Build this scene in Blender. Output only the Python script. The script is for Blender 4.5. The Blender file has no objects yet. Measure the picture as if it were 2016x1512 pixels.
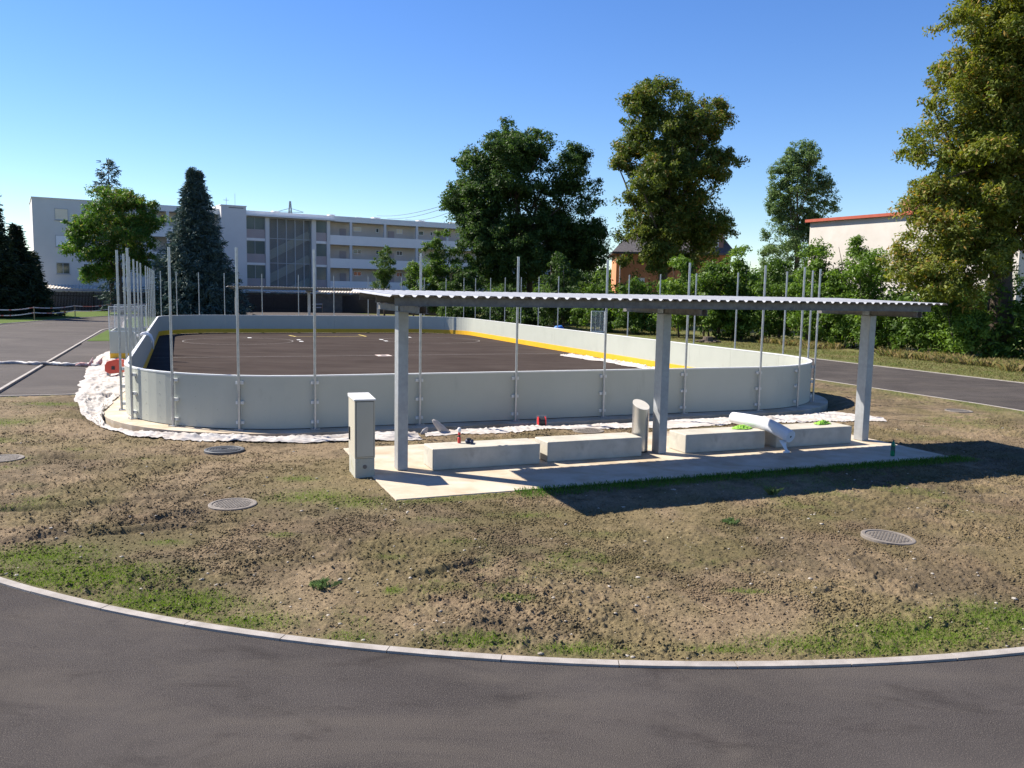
import bpy, math, random
import numpy as np
from mathutils import Matrix, Vector
R_ = math.radians
rng = np.random.default_rng(7)
sc = bpy.context.scene
COL = sc.collection

# ------------------------------------------------------------------ camera
F_PX, PITCH, ROLL, CAM_H = 1650.0, R_(6.354), R_(1.08), 3.16
cam_d = bpy.data.cameras.new('camera'); cam = bpy.data.objects.new('camera', cam_d); COL.objects.link(cam)
cam_d.sensor_width = 36.0; cam_d.lens = F_PX / 2016 * 36.0
cam_d.clip_start = 0.1; cam_d.clip_end = 5000
fw = Vector((0, math.cos(PITCH), -math.sin(PITCH))); up = Vector((0, math.sin(PITCH), math.cos(PITCH))); rt = Vector((1, 0, 0))
xr = rt * math.cos(ROLL) + up * math.sin(ROLL); ur = -rt * math.sin(ROLL) + up * math.cos(ROLL)
m = Matrix((xr, ur, -fw)).transposed().to_4x4(); m.translation = Vector((0, 0, CAM_H)); cam.matrix_world = m
sc.camera = cam
# ------------------------------------------------------------------ world, sun, exposure
SUN_DIR = Vector((-0.977, 0.405, 1.0)).normalized()
EL = math.asin(SUN_DIR.z)
w = bpy.data.worlds.new("World"); sc.world = w; w.use_nodes = True
nt = w.node_tree; nt.nodes.clear()
sky = nt.nodes.new('ShaderNodeTexSky'); sky.sky_type = 'NISHITA'; sky.sun_disc = False
sky.sun_elevation = EL; sky.sun_rotation = math.atan2(SUN_DIR.x, SUN_DIR.y)
sky.altitude = 300; sky.air_density = 1.1; sky.dust_density = 0.0; sky.ozone_density = 5.0
bg = nt.nodes.new('ShaderNodeBackground'); bg.inputs[1].default_value = 0.085
ow = nt.nodes.new('ShaderNodeOutputWorld')
hsv = nt.nodes.new('ShaderNodeHueSaturation'); hsv.inputs['Hue'].default_value = 0.513; hsv.inputs['Saturation'].default_value = 1.2; hsv.inputs['Value'].default_value = 0.77
nt.links.new(sky.outputs[0], hsv.inputs['Color']); nt.links.new(hsv.outputs[0], bg.inputs[0]); nt.links.new(bg.outputs[0], ow.inputs[0])
sd = bpy.data.lights.new('sun', 'SUN'); sd.energy = 4.1; sd.angle = R_(0.53); sd.color = (1.0, 0.92, 0.80)
so = bpy.data.objects.new('sun', sd); COL.objects.link(so)
so.rotation_euler = (-SUN_DIR).to_track_quat('-Z', 'Y').to_euler(); so.location = (-40, 20, 60)
sc.view_settings.view_transform = 'Standard'; sc.view_settings.look = 'None'
sc.view_settings.exposure = 1.38; sc.view_settings.gamma = 1.0; sc.view_settings.use_curve_mapping = False

# ------------------------------------------------------------------ frames
TH = R_(21.6)
RO = Vector((-8.2066, 17.0961))
def rw(u, v): return (RO.x + u * math.cos(TH) - v * math.sin(TH), RO.y + u * math.sin(TH) + v * math.cos(TH))
def to_rl(x, y):
    a = x - RO.x; b = y - RO.y
    return a * math.cos(TH) + b * math.sin(TH), -a * math.sin(TH) + b * math.cos(TH)
TS = R_(21.9); SO = Vector((-1.70, 12.26))
def sw(u, n): return (SO.x + u * math.cos(TS) - n * math.sin(TS), SO.y + u * math.sin(TS) + n * math.cos(TS))
def to_sl(x, y):
    a = x - SO.x; b = y - SO.y
    return a * math.cos(TS) + b * math.sin(TS), -a * math.sin(TS) + b * math.cos(TS)

# ------------------------------------------------------------------ numpy noise
def _h(ix, iy, s):
    n = (ix.astype(np.int64) * 374761393 + iy.astype(np.int64) * 668265263 + s * 144269504) & 0x7fffffff
    n = ((n ^ (n >> 13)) * 1274126177) & 0x7fffffff
    return ((n ^ (n >> 16)) & 0xffff) / 65535.0
def vnoise(x, y, s=0):
    ix = np.floor(x); iy = np.floor(y); fx = x - ix; fy = y - iy
    fx = fx * fx * (3 - 2 * fx); fy = fy * fy * (3 - 2 * fy)
    a = _h(ix, iy, s); b = _h(ix + 1, iy, s); c = _h(ix, iy + 1, s); d = _h(ix + 1, iy + 1, s)
    return (a * (1 - fx) + b * fx) * (1 - fy) + (c * (1 - fx) + d * fx) * fy
def fbm(x, y, sc_, octv=4, s=0, g=0.5):
    r = 0; a = 1; t = 0
    for i in range(octv):
        r = r + a * vnoise(x * sc_ * 2 ** i + 17.3 * i, y * sc_ * 2 ** i - 9.1 * i, s + i); t += a; a *= g
    return r / t
def sstep(a, b, x): t = np.clip((x - a) / (b - a), 0, 1); return t * t * (3 - 2 * t)

# ------------------------------------------------------------------ materials
def srgb(r, g, b):
    f = lambda c: (c / 255 / 12.92) if c / 255 <= 0.04045 else ((c / 255 + 0.055) / 1.055) ** 2.4
    return (f(r), f(g), f(b))
def mat(name, c1, c2=None, scale=4.0, rough=0.7, metal=0.0, bump=0.0, bscale=40.0, c3=None, s3=60.0, f3=0.3, detail=6, spec=0.5, coord='Object', stretch=None, lo=0.35, hi=0.65):
    ma = bpy.data.materials.new(name); ma.use_nodes = True; t = ma.node_tree; t.nodes.clear()
    o = t.nodes.new('ShaderNodeOutputMaterial'); p = t.nodes.new('ShaderNodeBsdfPrincipled'); t.links.new(p.outputs[0], o.inputs[0])
    p.inputs['Roughness'].default_value = rough; p.inputs['Metallic'].default_value = metal
    p.inputs['Specular IOR Level'].default_value = spec
    p.inputs['Base Color'].default_value = (*c1, 1)
    tc = t.nodes.new('ShaderNodeTexCoord'); src = tc.outputs[coord]
    if stretch:
        mp = t.nodes.new('ShaderNodeMapping'); mp.inputs['Scale'].default_value = stretch; t.links.new(src, mp.inputs[0]); src = mp.outputs[0]
    col = None
    if c2:
        n = t.nodes.new('ShaderNodeTexNoise'); n.inputs['Scale'].default_value = scale; n.inputs['Detail'].default_value = detail; n.inputs['Roughness'].default_value = 0.6
        t.links.new(src, n.inputs['Vector'])
        cr = t.nodes.new('ShaderNodeValToRGB'); cr.color_ramp.elements[0].position = lo; cr.color_ramp.elements[1].position = hi
        cr.color_ramp.elements[0].color = (*c1, 1); cr.color_ramp.elements[1].color = (*c2, 1)
        t.links.new(n.outputs[0], cr.inputs[0]); col = cr.outputs[0]
        if c3:
            n3 = t.nodes.new('ShaderNodeTexNoise'); n3.inputs['Scale'].default_value = s3; n3.inputs['Detail'].default_value = 3
            t.links.new(src, n3.inputs['Vector'])
            r3 = t.nodes.new('ShaderNodeValToRGB'); r3.color_ramp.elements[0].position = 0.5; r3.color_ramp.elements[1].position = 0.72
            r3.color_ramp.elements[0].color = (0, 0, 0, 1); r3.color_ramp.elements[1].color = (f3, f3, f3, 1)
            t.links.new(n3.outputs[0], r3.inputs[0])
            mx = t.nodes.new('ShaderNodeMix'); mx.data_type = 'RGBA'; t.links.new(r3.outputs[0], mx.inputs[0])
            t.links.new(col, mx.inputs[6]); mx.inputs[7].default_value = (*c3, 1); col = mx.outputs[2]
        t.links.new(col, p.inputs['Base Color'])
    if bump > 0:
        nb = t.nodes.new('ShaderNodeTexNoise'); nb.inputs['Scale'].default_value = bscale; nb.inputs['Detail'].default_value = 8
        t.links.new(src, nb.inputs['Vector'])
        b = t.nodes.new('ShaderNodeBump'); b.inputs['Strength'].default_value = bump; b.inputs['Distance'].default_value = 0.02
        t.links.new(nb.outputs[0], b.inputs['Height']); t.links.new(b.outputs[0], p.inputs['Normal'])
    return ma
def leafmat(name, trans=0.3, rough=0.55):
    ma = bpy.data.materials.new(name); ma.use_nodes = True; t = ma.node_tree; t.nodes.clear()
    o = t.nodes.new('ShaderNodeOutputMaterial'); p = t.nodes.new('ShaderNodeBsdfPrincipled'); tr = t.nodes.new('ShaderNodeBsdfTranslucent'); mx = t.nodes.new('ShaderNodeMixShader')
    a = t.nodes.new('ShaderNodeAttribute'); a.attribute_name = 'tint'
    p.inputs['Roughness'].default_value = rough; p.inputs['Specular IOR Level'].default_value = 0.2
    hs = t.nodes.new('ShaderNodeHueSaturation'); hs.inputs['Saturation'].default_value = 1.15; hs.inputs['Value'].default_value = 1.4
    t.links.new(a.outputs['Color'], p.inputs['Base Color']); t.links.new(a.outputs['Color'], hs.inputs['Color']); t.links.new(hs.outputs[0], tr.inputs[0])
    mx.inputs[0].default_value = trans; t.links.new(p.outputs[0], mx.inputs[1]); t.links.new(tr.outputs[0], mx.inputs[2]); t.links.new(mx.outputs[0], o.inputs[0])
    return ma
def tintmat(name, rough=0.95, bump=0.4, bscale=60, fine=0.25):
    ma = bpy.data.materials.new(name); ma.use_nodes = True; t = ma.node_tree; t.nodes.clear()
    o = t.nodes.new('ShaderNodeOutputMaterial'); p = t.nodes.new('ShaderNodeBsdfPrincipled'); t.links.new(p.outputs[0], o.inputs[0])
    a = t.nodes.new('ShaderNodeAttribute'); a.attribute_name = 'tint'; tc = t.nodes.new('ShaderNodeTexCoord')
    n = t.nodes.new('ShaderNodeTexNoise'); n.inputs['Scale'].default_value = 28; n.inputs['Detail'].default_value = 8; n.inputs['Roughness'].default_value = 0.7
    t.links.new(tc.outputs['Object'], n.inputs['Vector'])
    cr = t.nodes.new('ShaderNodeValToRGB'); cr.color_ramp.elements[0].position = 0.3; cr.color_ramp.elements[1].position = 0.7
    cr.color_ramp.elements[0].color = (1 - fine * 1.6,) * 3 + (1,); cr.color_ramp.elements[1].color = (1 + fine,) * 3 + (1,)
    t.links.new(n.outputs[0], cr.inputs[0])
    mx = t.nodes.new('ShaderNodeMix'); mx.data_type = 'RGBA'; mx.blend_type = 'MULTIPLY'; mx.inputs[0].default_value = 1
    t.links.new(a.outputs['Color'], mx.inputs[6]); t.links.new(cr.outputs[0], mx.inputs[7]); t.links.new(mx.outputs[2], p.inputs['Base Color'])
    p.inputs['Roughness'].default_value = rough; p.inputs['Specular IOR Level'].default_value = 0.15
    nb = t.nodes.new('ShaderNodeTexNoise'); nb.inputs['Scale'].default_value = bscale; nb.inputs['Detail'].default_value = 8; nb.inputs['Roughness'].default_value = 0.7
    t.links.new(tc.outputs['Object'], nb.inputs['Vector'])
    b = t.nodes.new('ShaderNodeBump'); b.inputs['Strength'].default_value = bump; b.inputs['Distance'].default_value = 0.03
    t.links.new(nb.outputs[0], b.inputs['Height']); t.links.new(b.outputs[0], p.inputs['Normal'])
    return ma
M = {}
M['asphalt'] = mat('asphalt', (0.038, 0.034, 0.034), (0.076, 0.068, 0.065), scale=0.45, rough=1.0, bump=0.7, bscale=110, c3=(0.13, 0.115, 0.10), s3=85, f3=0.8, spec=0.06, detail=12, lo=.3, hi=.7)
M['asphalt_old'] = mat('asphalt_old', (0.044, 0.037, 0.0345), (0.064, 0.054, 0.050), scale=0.22, rough=0.9, bump=0.4, bscale=90, c3=(0.24, 0.22, 0.2), s3=80, f3=0.35, spec=0.2)
M['rink'] = mat('rink_asphalt', (0.040, 0.0305, 0.0265), (0.053, 0.041, 0.036), scale=0.3, rough=1.0, bump=0.1, bscale=90, c3=(0.1, 0.085, 0.075), s3=0.9, f3=0.12, spec=0.04)
M['kerb'] = mat('kerb_concrete', (0.25, 0.225, 0.20), (0.35, 0.32, 0.29), scale=5, rough=0.85, bump=0.2, bscale=90)
M['slab'] = mat('slab_concrete', (0.44, 0.365, 0.265), (0.55, 0.485, 0.395), scale=0.9, rough=0.8, bump=0.15, bscale=60, c3=(0.33, 0.25, 0.165), s3=1.6, f3=0.75)
M['conc'] = mat('bench_concrete', (0.39, 0.365, 0.31), (0.47, 0.445, 0.385), scale=2.2, rough=0.8, bump=0.12, bscale=70, c3=(0.3, 0.28, 0.25), s3=5, f3=0.4)
M['galv'] = mat('galvanised_steel', (0.24, 0.255, 0.275), (0.36, 0.385, 0.415), scale=14, rough=0.5, metal=0.55, bump=0.05, bscale=50, c3=(0.25, 0.26, 0.28), s3=6, f3=0.5)
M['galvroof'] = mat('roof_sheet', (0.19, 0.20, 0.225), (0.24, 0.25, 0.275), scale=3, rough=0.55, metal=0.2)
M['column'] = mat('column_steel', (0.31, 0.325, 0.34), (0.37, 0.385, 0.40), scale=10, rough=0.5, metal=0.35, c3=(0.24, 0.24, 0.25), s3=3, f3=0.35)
M['purlin'] = mat('shaded_purlin_steel', (0.125, 0.118, 0.115), (0.195, 0.187, 0.182), scale=11, rough=0.6, metal=0.3, c3=(0.3, 0.27, 0.22), s3=5, f3=0.3)  # darker copy of galv, shade under the roof put into the colour
M['pole'] = mat('pole_steel', (0.36, 0.37, 0.38), (0.46, 0.47, 0.48), scale=9, rough=0.38, metal=0.7)
M['board'] = mat('board_plastic', (0.395, 0.41, 0.355), (0.415, 0.43, 0.375), scale=0.8, rough=0.5, c3=(0.25, 0.265, 0.245), s3=1.4, f3=0.10, spec=0.35)
M['capm'] = mat('board_cap', (0.62, 0.64, 0.62), (0.7, 0.71, 0.69), scale=3, rough=0.5)
M['yellow'] = mat('yellow_plastic', (0.70, 0.38, 0.012), (0.76, 0.42, 0.018), scale=2, rough=0.5)
M['cab'] = mat('cabinet_shell', (0.42, 0.39, 0.31), (0.45, 0.42, 0.34), scale=2, rough=0.55)
M['cablid'] = mat('cabinet_lid', (0.55, 0.55, 0.53), (0.62, 0.62, 0.60), scale=5, rough=0.5)
M['cabbase'] = mat('cabinet_base', (0.36, 0.35, 0.29), (0.41, 0.40, 0.34), scale=3, rough=0.8, c3=(0.36, 0.34, 0.2), s3=4, f3=0.5)
M['dark'] = mat('dark_plastic', (0.02, 0.02, 0.022), (0.035, 0.035, 0.037), scale=20, rough=0.6)
M['inox'] = mat('brushed_steel', (0.62, 0.60, 0.57), (0.66, 0.64, 0.61), scale=20, rough=0.28, metal=0.9, stretch=(1, 1, 0.05))
M['inoxlit'] = mat('sunlit_steel_lid', (0.72, 0.69, 0.63), (0.76, 0.73, 0.67), scale=8, rough=0.6, metal=0.0)  # sunlit brightness put into the lid colour, paler than the bin body
M['cover'] = mat('cast_iron_cover', (0.15, 0.13, 0.11), (0.22, 0.195, 0.165), scale=9, rough=0.7, metal=0.2, bump=0.3, bscale=50)
M['coverring'] = mat('cover_ring', (0.15, 0.13, 0.11), (0.20, 0.175, 0.15), scale=9, rough=0.8)
M['coverdk'] = mat('dark_iron', (0.07, 0.075, 0.08), (0.11, 0.115, 0.12), scale=9, rough=0.6, metal=0.3)
M['fabric'] = mat('white_fleece', (0.40, 0.37, 0.345), (0.52, 0.495, 0.465), scale=2.5, rough=0.95, bump=0.15, bscale=30, c3=(0.36, 0.28, 0.20), s3=2.2, f3=0.5, spec=0.1)
M['roll'] = mat('white_roll', (0.60, 0.62, 0.66), (0.66, 0.67, 0.70), scale=5, rough=0.8, bump=0.1, bscale=30)
M['vest'] = mat('green_vest', (0.20, 0.42, 0.045), (0.26, 0.52, 0.07), scale=9, rough=0.8, bump=0.2, bscale=50)
M['red'] = mat('red_plastic', (0.55, 0.06, 0.035), (0.62, 0.09, 0.05), scale=9, rough=0.5)
M['bred'] = mat('bright_red', (0.55, 0.03, 0.03), (0.65, 0.05, 0.05), scale=9, rough=0.4)
M['white'] = mat('white_paint', (0.66, 0.66, 0.64), (0.72, 0.72, 0.70), scale=3, rough=0.7)
M['linew'] = mat('faded_line', (0.17, 0.155, 0.14), (0.28, 0.26, 0.24), scale=6, rough=0.9)
M['liney'] = mat('yellow_line', (0.62, 0.46, 0.10), (0.5, 0.4, 0.12), scale=9, rough=0.9)
M['tape'] = mat('tape_white', (0.75, 0.70, 0.68), (0.70, 0.22, 0.16), scale=1.2, rough=0.6, lo=0.52, hi=0.56)
M['stake'] = mat('wood_stake', (0.30, 0.20, 0.11), (0.42, 0.30, 0.18), scale=8, rough=0.9, stretch=(6, 6, 1))
M['fence'] = mat('dark_wood', (0.028, 0.022, 0.018), (0.052, 0.042, 0.034), scale=4, rough=0.95, stretch=(8, 8, 0.6))
M['shedroof'] = mat('shed_roof', (0.50, 0.44, 0.36), (0.60, 0.54, 0.46), scale=2, rough=0.8)
M['shedwall'] = mat('shed_wall', (0.10, 0.09, 0.08), (0.16, 0.14, 0.12), scale=2, rough=0.9)
M['bark'] = mat('bark', (0.06, 0.045, 0.033), (0.12, 0.092, 0.07), scale=6, rough=0.95, bump=0.8, bscale=14, stretch=(3, 3, 0.6))
M['plaster'] = mat('grey_plaster', (0.62, 0.61, 0.60), (0.66, 0.65, 0.64), scale=0.5, rough=0.9)
M['plaster2'] = mat('beige_plaster', (0.56, 0.50, 0.44), (0.60, 0.54, 0.48), scale=0.6, rough=0.9)
M['parapet'] = mat('parapet_paint', (0.78, 0.77, 0.76), (0.82, 0.81, 0.80), scale=0.8, rough=0.85)
M['mauve'] = mat('mauve_panel', (0.38, 0.325, 0.32), (0.42, 0.36, 0.355), scale=0.8, rough=0.8)
M['fasc'] = mat('white_fascia', (0.76, 0.76, 0.75), (0.80, 0.80, 0.79), scale=1, rough=0.8)
M['glass'] = mat('window_glass', (0.045, 0.06, 0.07), (0.07, 0.09, 0.10), scale=0.3, rough=0.08, spec=0.8)
M['stairglass'] = mat('stair_glass', (0.10, 0.13, 0.13), (0.15, 0.18, 0.175), scale=0.25, rough=0.15, spec=0.8)
M['shutter'] = mat('beige_shutter', (0.80, 0.70, 0.54), (0.84, 0.75, 0.60), scale=6, rough=0.8)
M['shutterw'] = mat('white_shutter', (0.80, 0.82, 0.88), (0.84, 0.86, 0.90), scale=6, rough=0.8)
M['mull'] = mat('mullion_grey', (0.40, 0.41, 0.43), (0.45, 0.46, 0.48), scale=6, rough=0.6)
M['tile'] = mat('roof_tiles', (0.075, 0.07, 0.075), (0.13, 0.12, 0.125), scale=5, rough=0.8, bump=0.6, bscale=6)
M['orange'] = mat('orange_render', (0.50, 0.20, 0.09), (0.55, 0.235, 0.115), scale=0.8, rough=0.9)
M['redwall'] = mat('brown_render', (0.28, 0.16, 0.13), (0.34, 0.20, 0.16), scale=0.8, rough=0.9)
M['offwhite'] = mat('white_render', (0.54, 0.50, 0.455), (0.63, 0.60, 0.555), scale=0.25, rough=0.9, c3=(0.5, 0.44, 0.38), s3=0.8, f3=0.3)
M['redroof'] = mat('red_roof_edge', (0.36, 0.06, 0.03), (0.42, 0.085, 0.045), scale=2, rough=0.7)
M['blue'] = mat('blue_plastic', (0.03, 0.16, 0.55), (0.04, 0.2, 0.62), scale=4, rough=0.6)
M['ground'] = mat('far_ground', (0.105, 0.115, 0.045), (0.20, 0.16, 0.09), scale=0.12, rough=0.95, bump=0.6, bscale=5, c3=(0.08, 0.12, 0.03), s3=0.5, f3=0.7)
M['verge'] = mat('verge_grass', (0.085, 0.10, 0.03), (0.15, 0.125, 0.06), scale=0.28, rough=0.95, bump=0.9, bscale=14, c3=(0.10, 0.16, 0.035), s3=1.6, f3=0.7, spec=0.1)
M['lawn'] = mat('lawn', (0.06, 0.10, 0.018), (0.085, 0.12, 0.028), scale=1.2, rough=0.95, bump=0.9, bscale=30, spec=0.1)
M['stone'] = mat('pebble', (0.42, 0.38, 0.32), (0.62, 0.58, 0.52), scale=9, rough=0.8)
M['clod'] = tintmat('soil_clod', bump=0.5, bscale=90)
M['dirt'] = tintmat('bare_soil', bump=0.75, bscale=34, fine=0.3)
M['leaf'] = leafmat('leaf', 0.36)
M['needle'] = leafmat('needle', 0.08, 0.7)
M['blade'] = leafmat('grass_blade', 0.35, 0.6)
def bottlemat():
    ma = mat('green_bottle', (0.01, 0.22, 0.10), (0.02, 0.28, 0.13), scale=9, rough=0.12)
    ma.node_tree.nodes['Principled BSDF'].inputs['Transmission Weight'].default_value = 0.45
    return ma
M['bottle'] = bottlemat()
M['bottlelabel'] = mat('bottle_label', (0.01, 0.06, 0.05), (0.02, 0.09, 0.08), scale=9, rough=0.5)

def stain(ma, colour, scale, lo, hi, fac, stretch=(1, 1, 1), detail=10):
    t = ma.node_tree; p = t.nodes['Principled BSDF']; src = p.inputs['Base Color'].links[0].from_socket
    tc = t.nodes.new('ShaderNodeTexCoord'); mp = t.nodes.new('ShaderNodeMapping'); mp.inputs['Scale'].default_value = stretch; mp.inputs['Rotation'].default_value = (0, 0, .35)
    n = t.nodes.new('ShaderNodeTexNoise'); n.inputs['Scale'].default_value = scale; n.inputs['Detail'].default_value = detail; n.inputs['Roughness'].default_value = .65; n.inputs['Distortion'].default_value = .6
    r = t.nodes.new('ShaderNodeMapRange'); r.inputs['From Min'].default_value = lo; r.inputs['From Max'].default_value = hi; r.inputs['To Max'].default_value = fac
    mx = t.nodes.new('ShaderNodeMix'); mx.data_type = 'RGBA'; mx.inputs[7].default_value = (*colour, 1)
    t.links.new(tc.outputs['Object'], mp.inputs[0]); t.links.new(mp.outputs[0], n.inputs['Vector']); t.links.new(n.outputs[0], r.inputs['Value']); t.links.new(r.outputs[0], mx.inputs[0]); t.links.new(src, mx.inputs[6]); t.links.new(mx.outputs[2], p.inputs['Base Color'])
stain(M['asphalt'], (.105, .092, .080), .8, .46, .74, .75, (.55, 1.5, 1)); stain(M['asphalt'], (.018, .015, .015), 1.7, .55, .75, .6, (.6, 1.2, 1))
stain(M['asphalt_old'], (.12, .105, .092), .5, .48, .75, .7, (.5, 1.6, 1)); stain(M['rink'], (.078, .064, .055), .35, .45, .75, .6, (.4, 2, 1))
stain(M['slab'], (.34, .24, .13), 1.1, .45, .72, .65); stain(M['conc'], (.24, .225, .19), 2.5, .52, .72, .5); stain(M['board'], (.22, .22, .18), 3.0, .60, .8, .35, (1, 1, .25)); stain(M['cabbase'], (.2, .19, .11), 5, .5, .7, .5)
# ------------------------------------------------------------------ object helpers
def link(o): COL.objects.link(o); return o
def tag(o, label=None, cat=None, group=None, kind=None):
    if label: o['label'] = label
    if cat: o['category'] = cat
    if group: o['group'] = group
    if kind: o['kind'] = kind
    return o
def thing(name, label, cat, loc=(0, 0, 0), rz=0.0, group=None):
    o = bpy.data.objects.new(name, None); o.empty_display_size = 0.2; link(o)
    o.location = loc; o.rotation_euler = (0, 0, rz); return tag(o, label, cat, group)
class MB:
    def __init__(s): s.v = []; s.f = []
    def add(s, vs, fs):
        k = len(s.v); s.v += [tuple(p) for p in vs]; s.f += [tuple(i + k for i in f) for f in fs]; return s
    def box(s, x0, x1, y0, y1, z0, z1):
        return s.add([(x0, y0, z0), (x1, y0, z0), (x1, y1, z0), (x0, y1, z0), (x0, y0, z1), (x1, y0, z1), (x1, y1, z1), (x0, y1, z1)],
                     [(0, 3, 2, 1), (4, 5, 6, 7), (0, 1, 5, 4), (1, 2, 6, 5), (2, 3, 7, 6), (3, 0, 4, 7)])
    def bar(s, p, q, w, h):
        p = Vector(p); q = Vector(q); d = (q - p).normalized(); a = d.cross(Vector((0, 0, 1)))
        if a.length < 1e-3: a = Vector((1, 0, 0))
        a.normalize(); b = a.cross(d)
        vs = [c + a * x * w / 2 + b * y * h / 2 for c in (p, q) for x, y in ((-1, -1), (1, -1), (1, 1), (-1, 1))]
        return s.add(vs, [(0, 1, 2, 3), (7, 6, 5, 4), (0, 4, 5, 1), (1, 5, 6, 2), (2, 6, 7, 3), (3, 7, 4, 0)])
    def tube(s, pts, rads, n=10, caps=True):
        pts = [Vector(p) for p in pts]; rings = []
        ref = Vector((0.13, 0.31, 0.94))
        for i, p in enumerate(pts):
            d = (pts[min(i + 1, len(pts) - 1)] - pts[max(i - 1, 0)]).normalized()
            a = d.cross(ref if abs(d.dot(ref)) < 0.95 else Vector((1, 0, 0))).normalized(); b = d.cross(a)
            rings.append([p + (a * math.cos(t) + b * math.sin(t)) * rads[i] for t in [2 * math.pi * k / n for k in range(n)]])
        vs = [q for r in rings for q in r]; fs = []
        for i in range(len(pts) - 1):
            for k in range(n): fs.append((i * n + k, i * n + (k + 1) % n, (i + 1) * n + (k + 1) % n, (i + 1) * n + k))
        if caps: fs += [tuple(range(n))[::-1], tuple((len(pts) - 1) * n + k for k in range(n))]
        return s.add(vs, fs)
    def lathe(s, prof, n=24, c=(0, 0)):
        vs = [(c[0] + r * math.cos(2 * math.pi * k / n), c[1] + r * math.sin(2 * math.pi * k / n), z) for r, z in prof for k in range(n)]
        fs = [(i * n + k, i * n + (k + 1) % n, (i + 1) * n + (k + 1) % n, (i + 1) * n + k) for i in range(len(prof) - 1) for k in range(n)]
        fs += [tuple(range(n))[::-1], tuple((len(prof) - 1) * n + k for k in range(n))]
        return s.add(vs, fs)
    def build(s, name, ma, parent=None, smooth=False, bevel=0.0, loc=None, rz=0.0):
        me = bpy.data.meshes.new(name); me.from_pydata(s.v, [], s.f); me.materials.append(ma); me.update()
        o = bpy.data.objects.new(name, me); link(o); o.parent = parent
        if loc is not None: o.location = loc
        o.rotation_euler = (0, 0, rz)
        if smooth:
            me.shade_smooth()
        if bevel:
            b = o.modifiers.new('bevel', 'BEVEL'); b.width = bevel; b.segments = 2; b.limit_method = 'ANGLE'
        return o
def npmesh(name, V, Fq, ma, parent=None, tint=None, smooth=False):
    """V (N,3), Fq (M,k) faces all with k corners"""
    V = np.asarray(V, dtype=np.float32); Fq = np.asarray(Fq, dtype=np.int32); k = Fq.shape[1]
    me = bpy.data.meshes.new(name); me.vertices.add(len(V)); me.vertices.foreach_set('co', V.ravel())
    me.loops.add(Fq.size); me.loops.foreach_set('vertex_index', Fq.ravel())
    me.polygons.add(len(Fq)); me.polygons.foreach_set('loop_start', np.arange(len(Fq), dtype=np.int32) * k)
    try: me.polygons.foreach_set('loop_total', np.full(len(Fq), k, dtype=np.int32))
    except Exception: pass
    if tint is not None:
        a = me.color_attributes.new('tint', 'FLOAT_COLOR', 'POINT')
        c = np.ones((len(V), 4), dtype=np.float32); c[:, :3] = tint; a.data.foreach_set('color', c.ravel())
    me.materials.append(ma); me.update(calc_edges=True); me.validate()
    if smooth: me.shade_smooth()
    o = bpy.data.objects.new(name, me); link(o); o.parent = parent
    return o
def strip_mesh(name, inner, outer, z, ma, parent=None, zi=None):
    n = len(inner); V = [(p[0], p[1], z if zi is None else zi) for p in inner] + [(p[0], p[1], z) for p in outer]
    Fq = [(i, i + 1, n + i + 1, n + i) for i in range(n - 1)]
    return npmesh(name, V, Fq, ma, parent)
def poly_mesh(name, pts, z, ma, parent=None):
    me = bpy.data.meshes.new(name); me.from_pydata([(p[0], p[1], z) for p in pts], [], [tuple(range(len(pts)))]); me.materials.append(ma)
    o = bpy.data.objects.new(name, me); link(o); o.parent = parent; return o
def resample(P, n):
    P = np.array(P, float); d = np.r_[0, np.cumsum(np.linalg.norm(np.diff(P, axis=0), axis=1))]
    t = np.linspace(0, d[-1], n); return np.stack([np.interp(t, d, P[:, i]) for i in range(P.shape[1])], 1)
ORD = ['first', 'second', 'third', 'fourth', 'fifth', 'sixth', 'seventh', 'eighth', 'ninth', 'tenth', 'eleventh', 'twelfth', 'thirteenth', 'fourteenth', 'fifteenth', 'sixteenth']

# ================================================================== GROUND, TRACK
UC = 10.1; V0, V1 = -0.25, 43.0; RI = 13.68; RT = 21.2
def oval(r, n=64):
    p = []
    for k in range(n + 1): a = math.pi + math.pi * k / n; p.append((UC + r * math.cos(a), V0 + r * math.sin(a)))
    for k in range(1, 20): p.append((UC + r, V0 + (V1 - V0) * k / 20))
    for k in range(n + 1): a = math.pi * k / n; p.append((UC + r * math.cos(a), V1 + r * math.sin(a)))
    for k in range(1, 20): p.append((UC - r, V1 + (V0 - V1) * k / 20))
    p.append(p[0]); return p
W_ = lambda pts: [rw(*p) for p in pts]
ground = poly_mesh('ground', [(-1500, -400), (1500, -400), (1500, 2600), (-1500, 2600)], -0.2, M['ground']); tag(ground, kind='structure')
verge = strip_mesh('grass_verge', W_(oval(RT + 0.05)), W_([(UC + (u - UC) * 3.2, 21 + (v - 21) * 2.2) for u, v in oval(RT + 12)]), -0.03, M['verge']); tag(verge, kind='structure')
pave = poly_mesh('pavement', W_([(-3.47, 7.62), (-0.3, 7.62), (0.0, 14), (0.0, 40), (21, 40), (26, 50), (25, 76), (18.8, 92), (13.3, 96.5), (7, 93.5), (1, 87.6), (-2.5, 79), (-4.9, 71), (-6.94, 66.6), (-11.05, 52.6), (-11.05, 40), (-3.47, 30)]), -0.012, M['asphalt_old']); tag(pave, kind='structure')
trk = strip_mesh('running_track', W_(oval(RI + 0.1)), W_(oval(RT)), 0.0, M['asphalt']); tag(trk, kind='structure')
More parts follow.
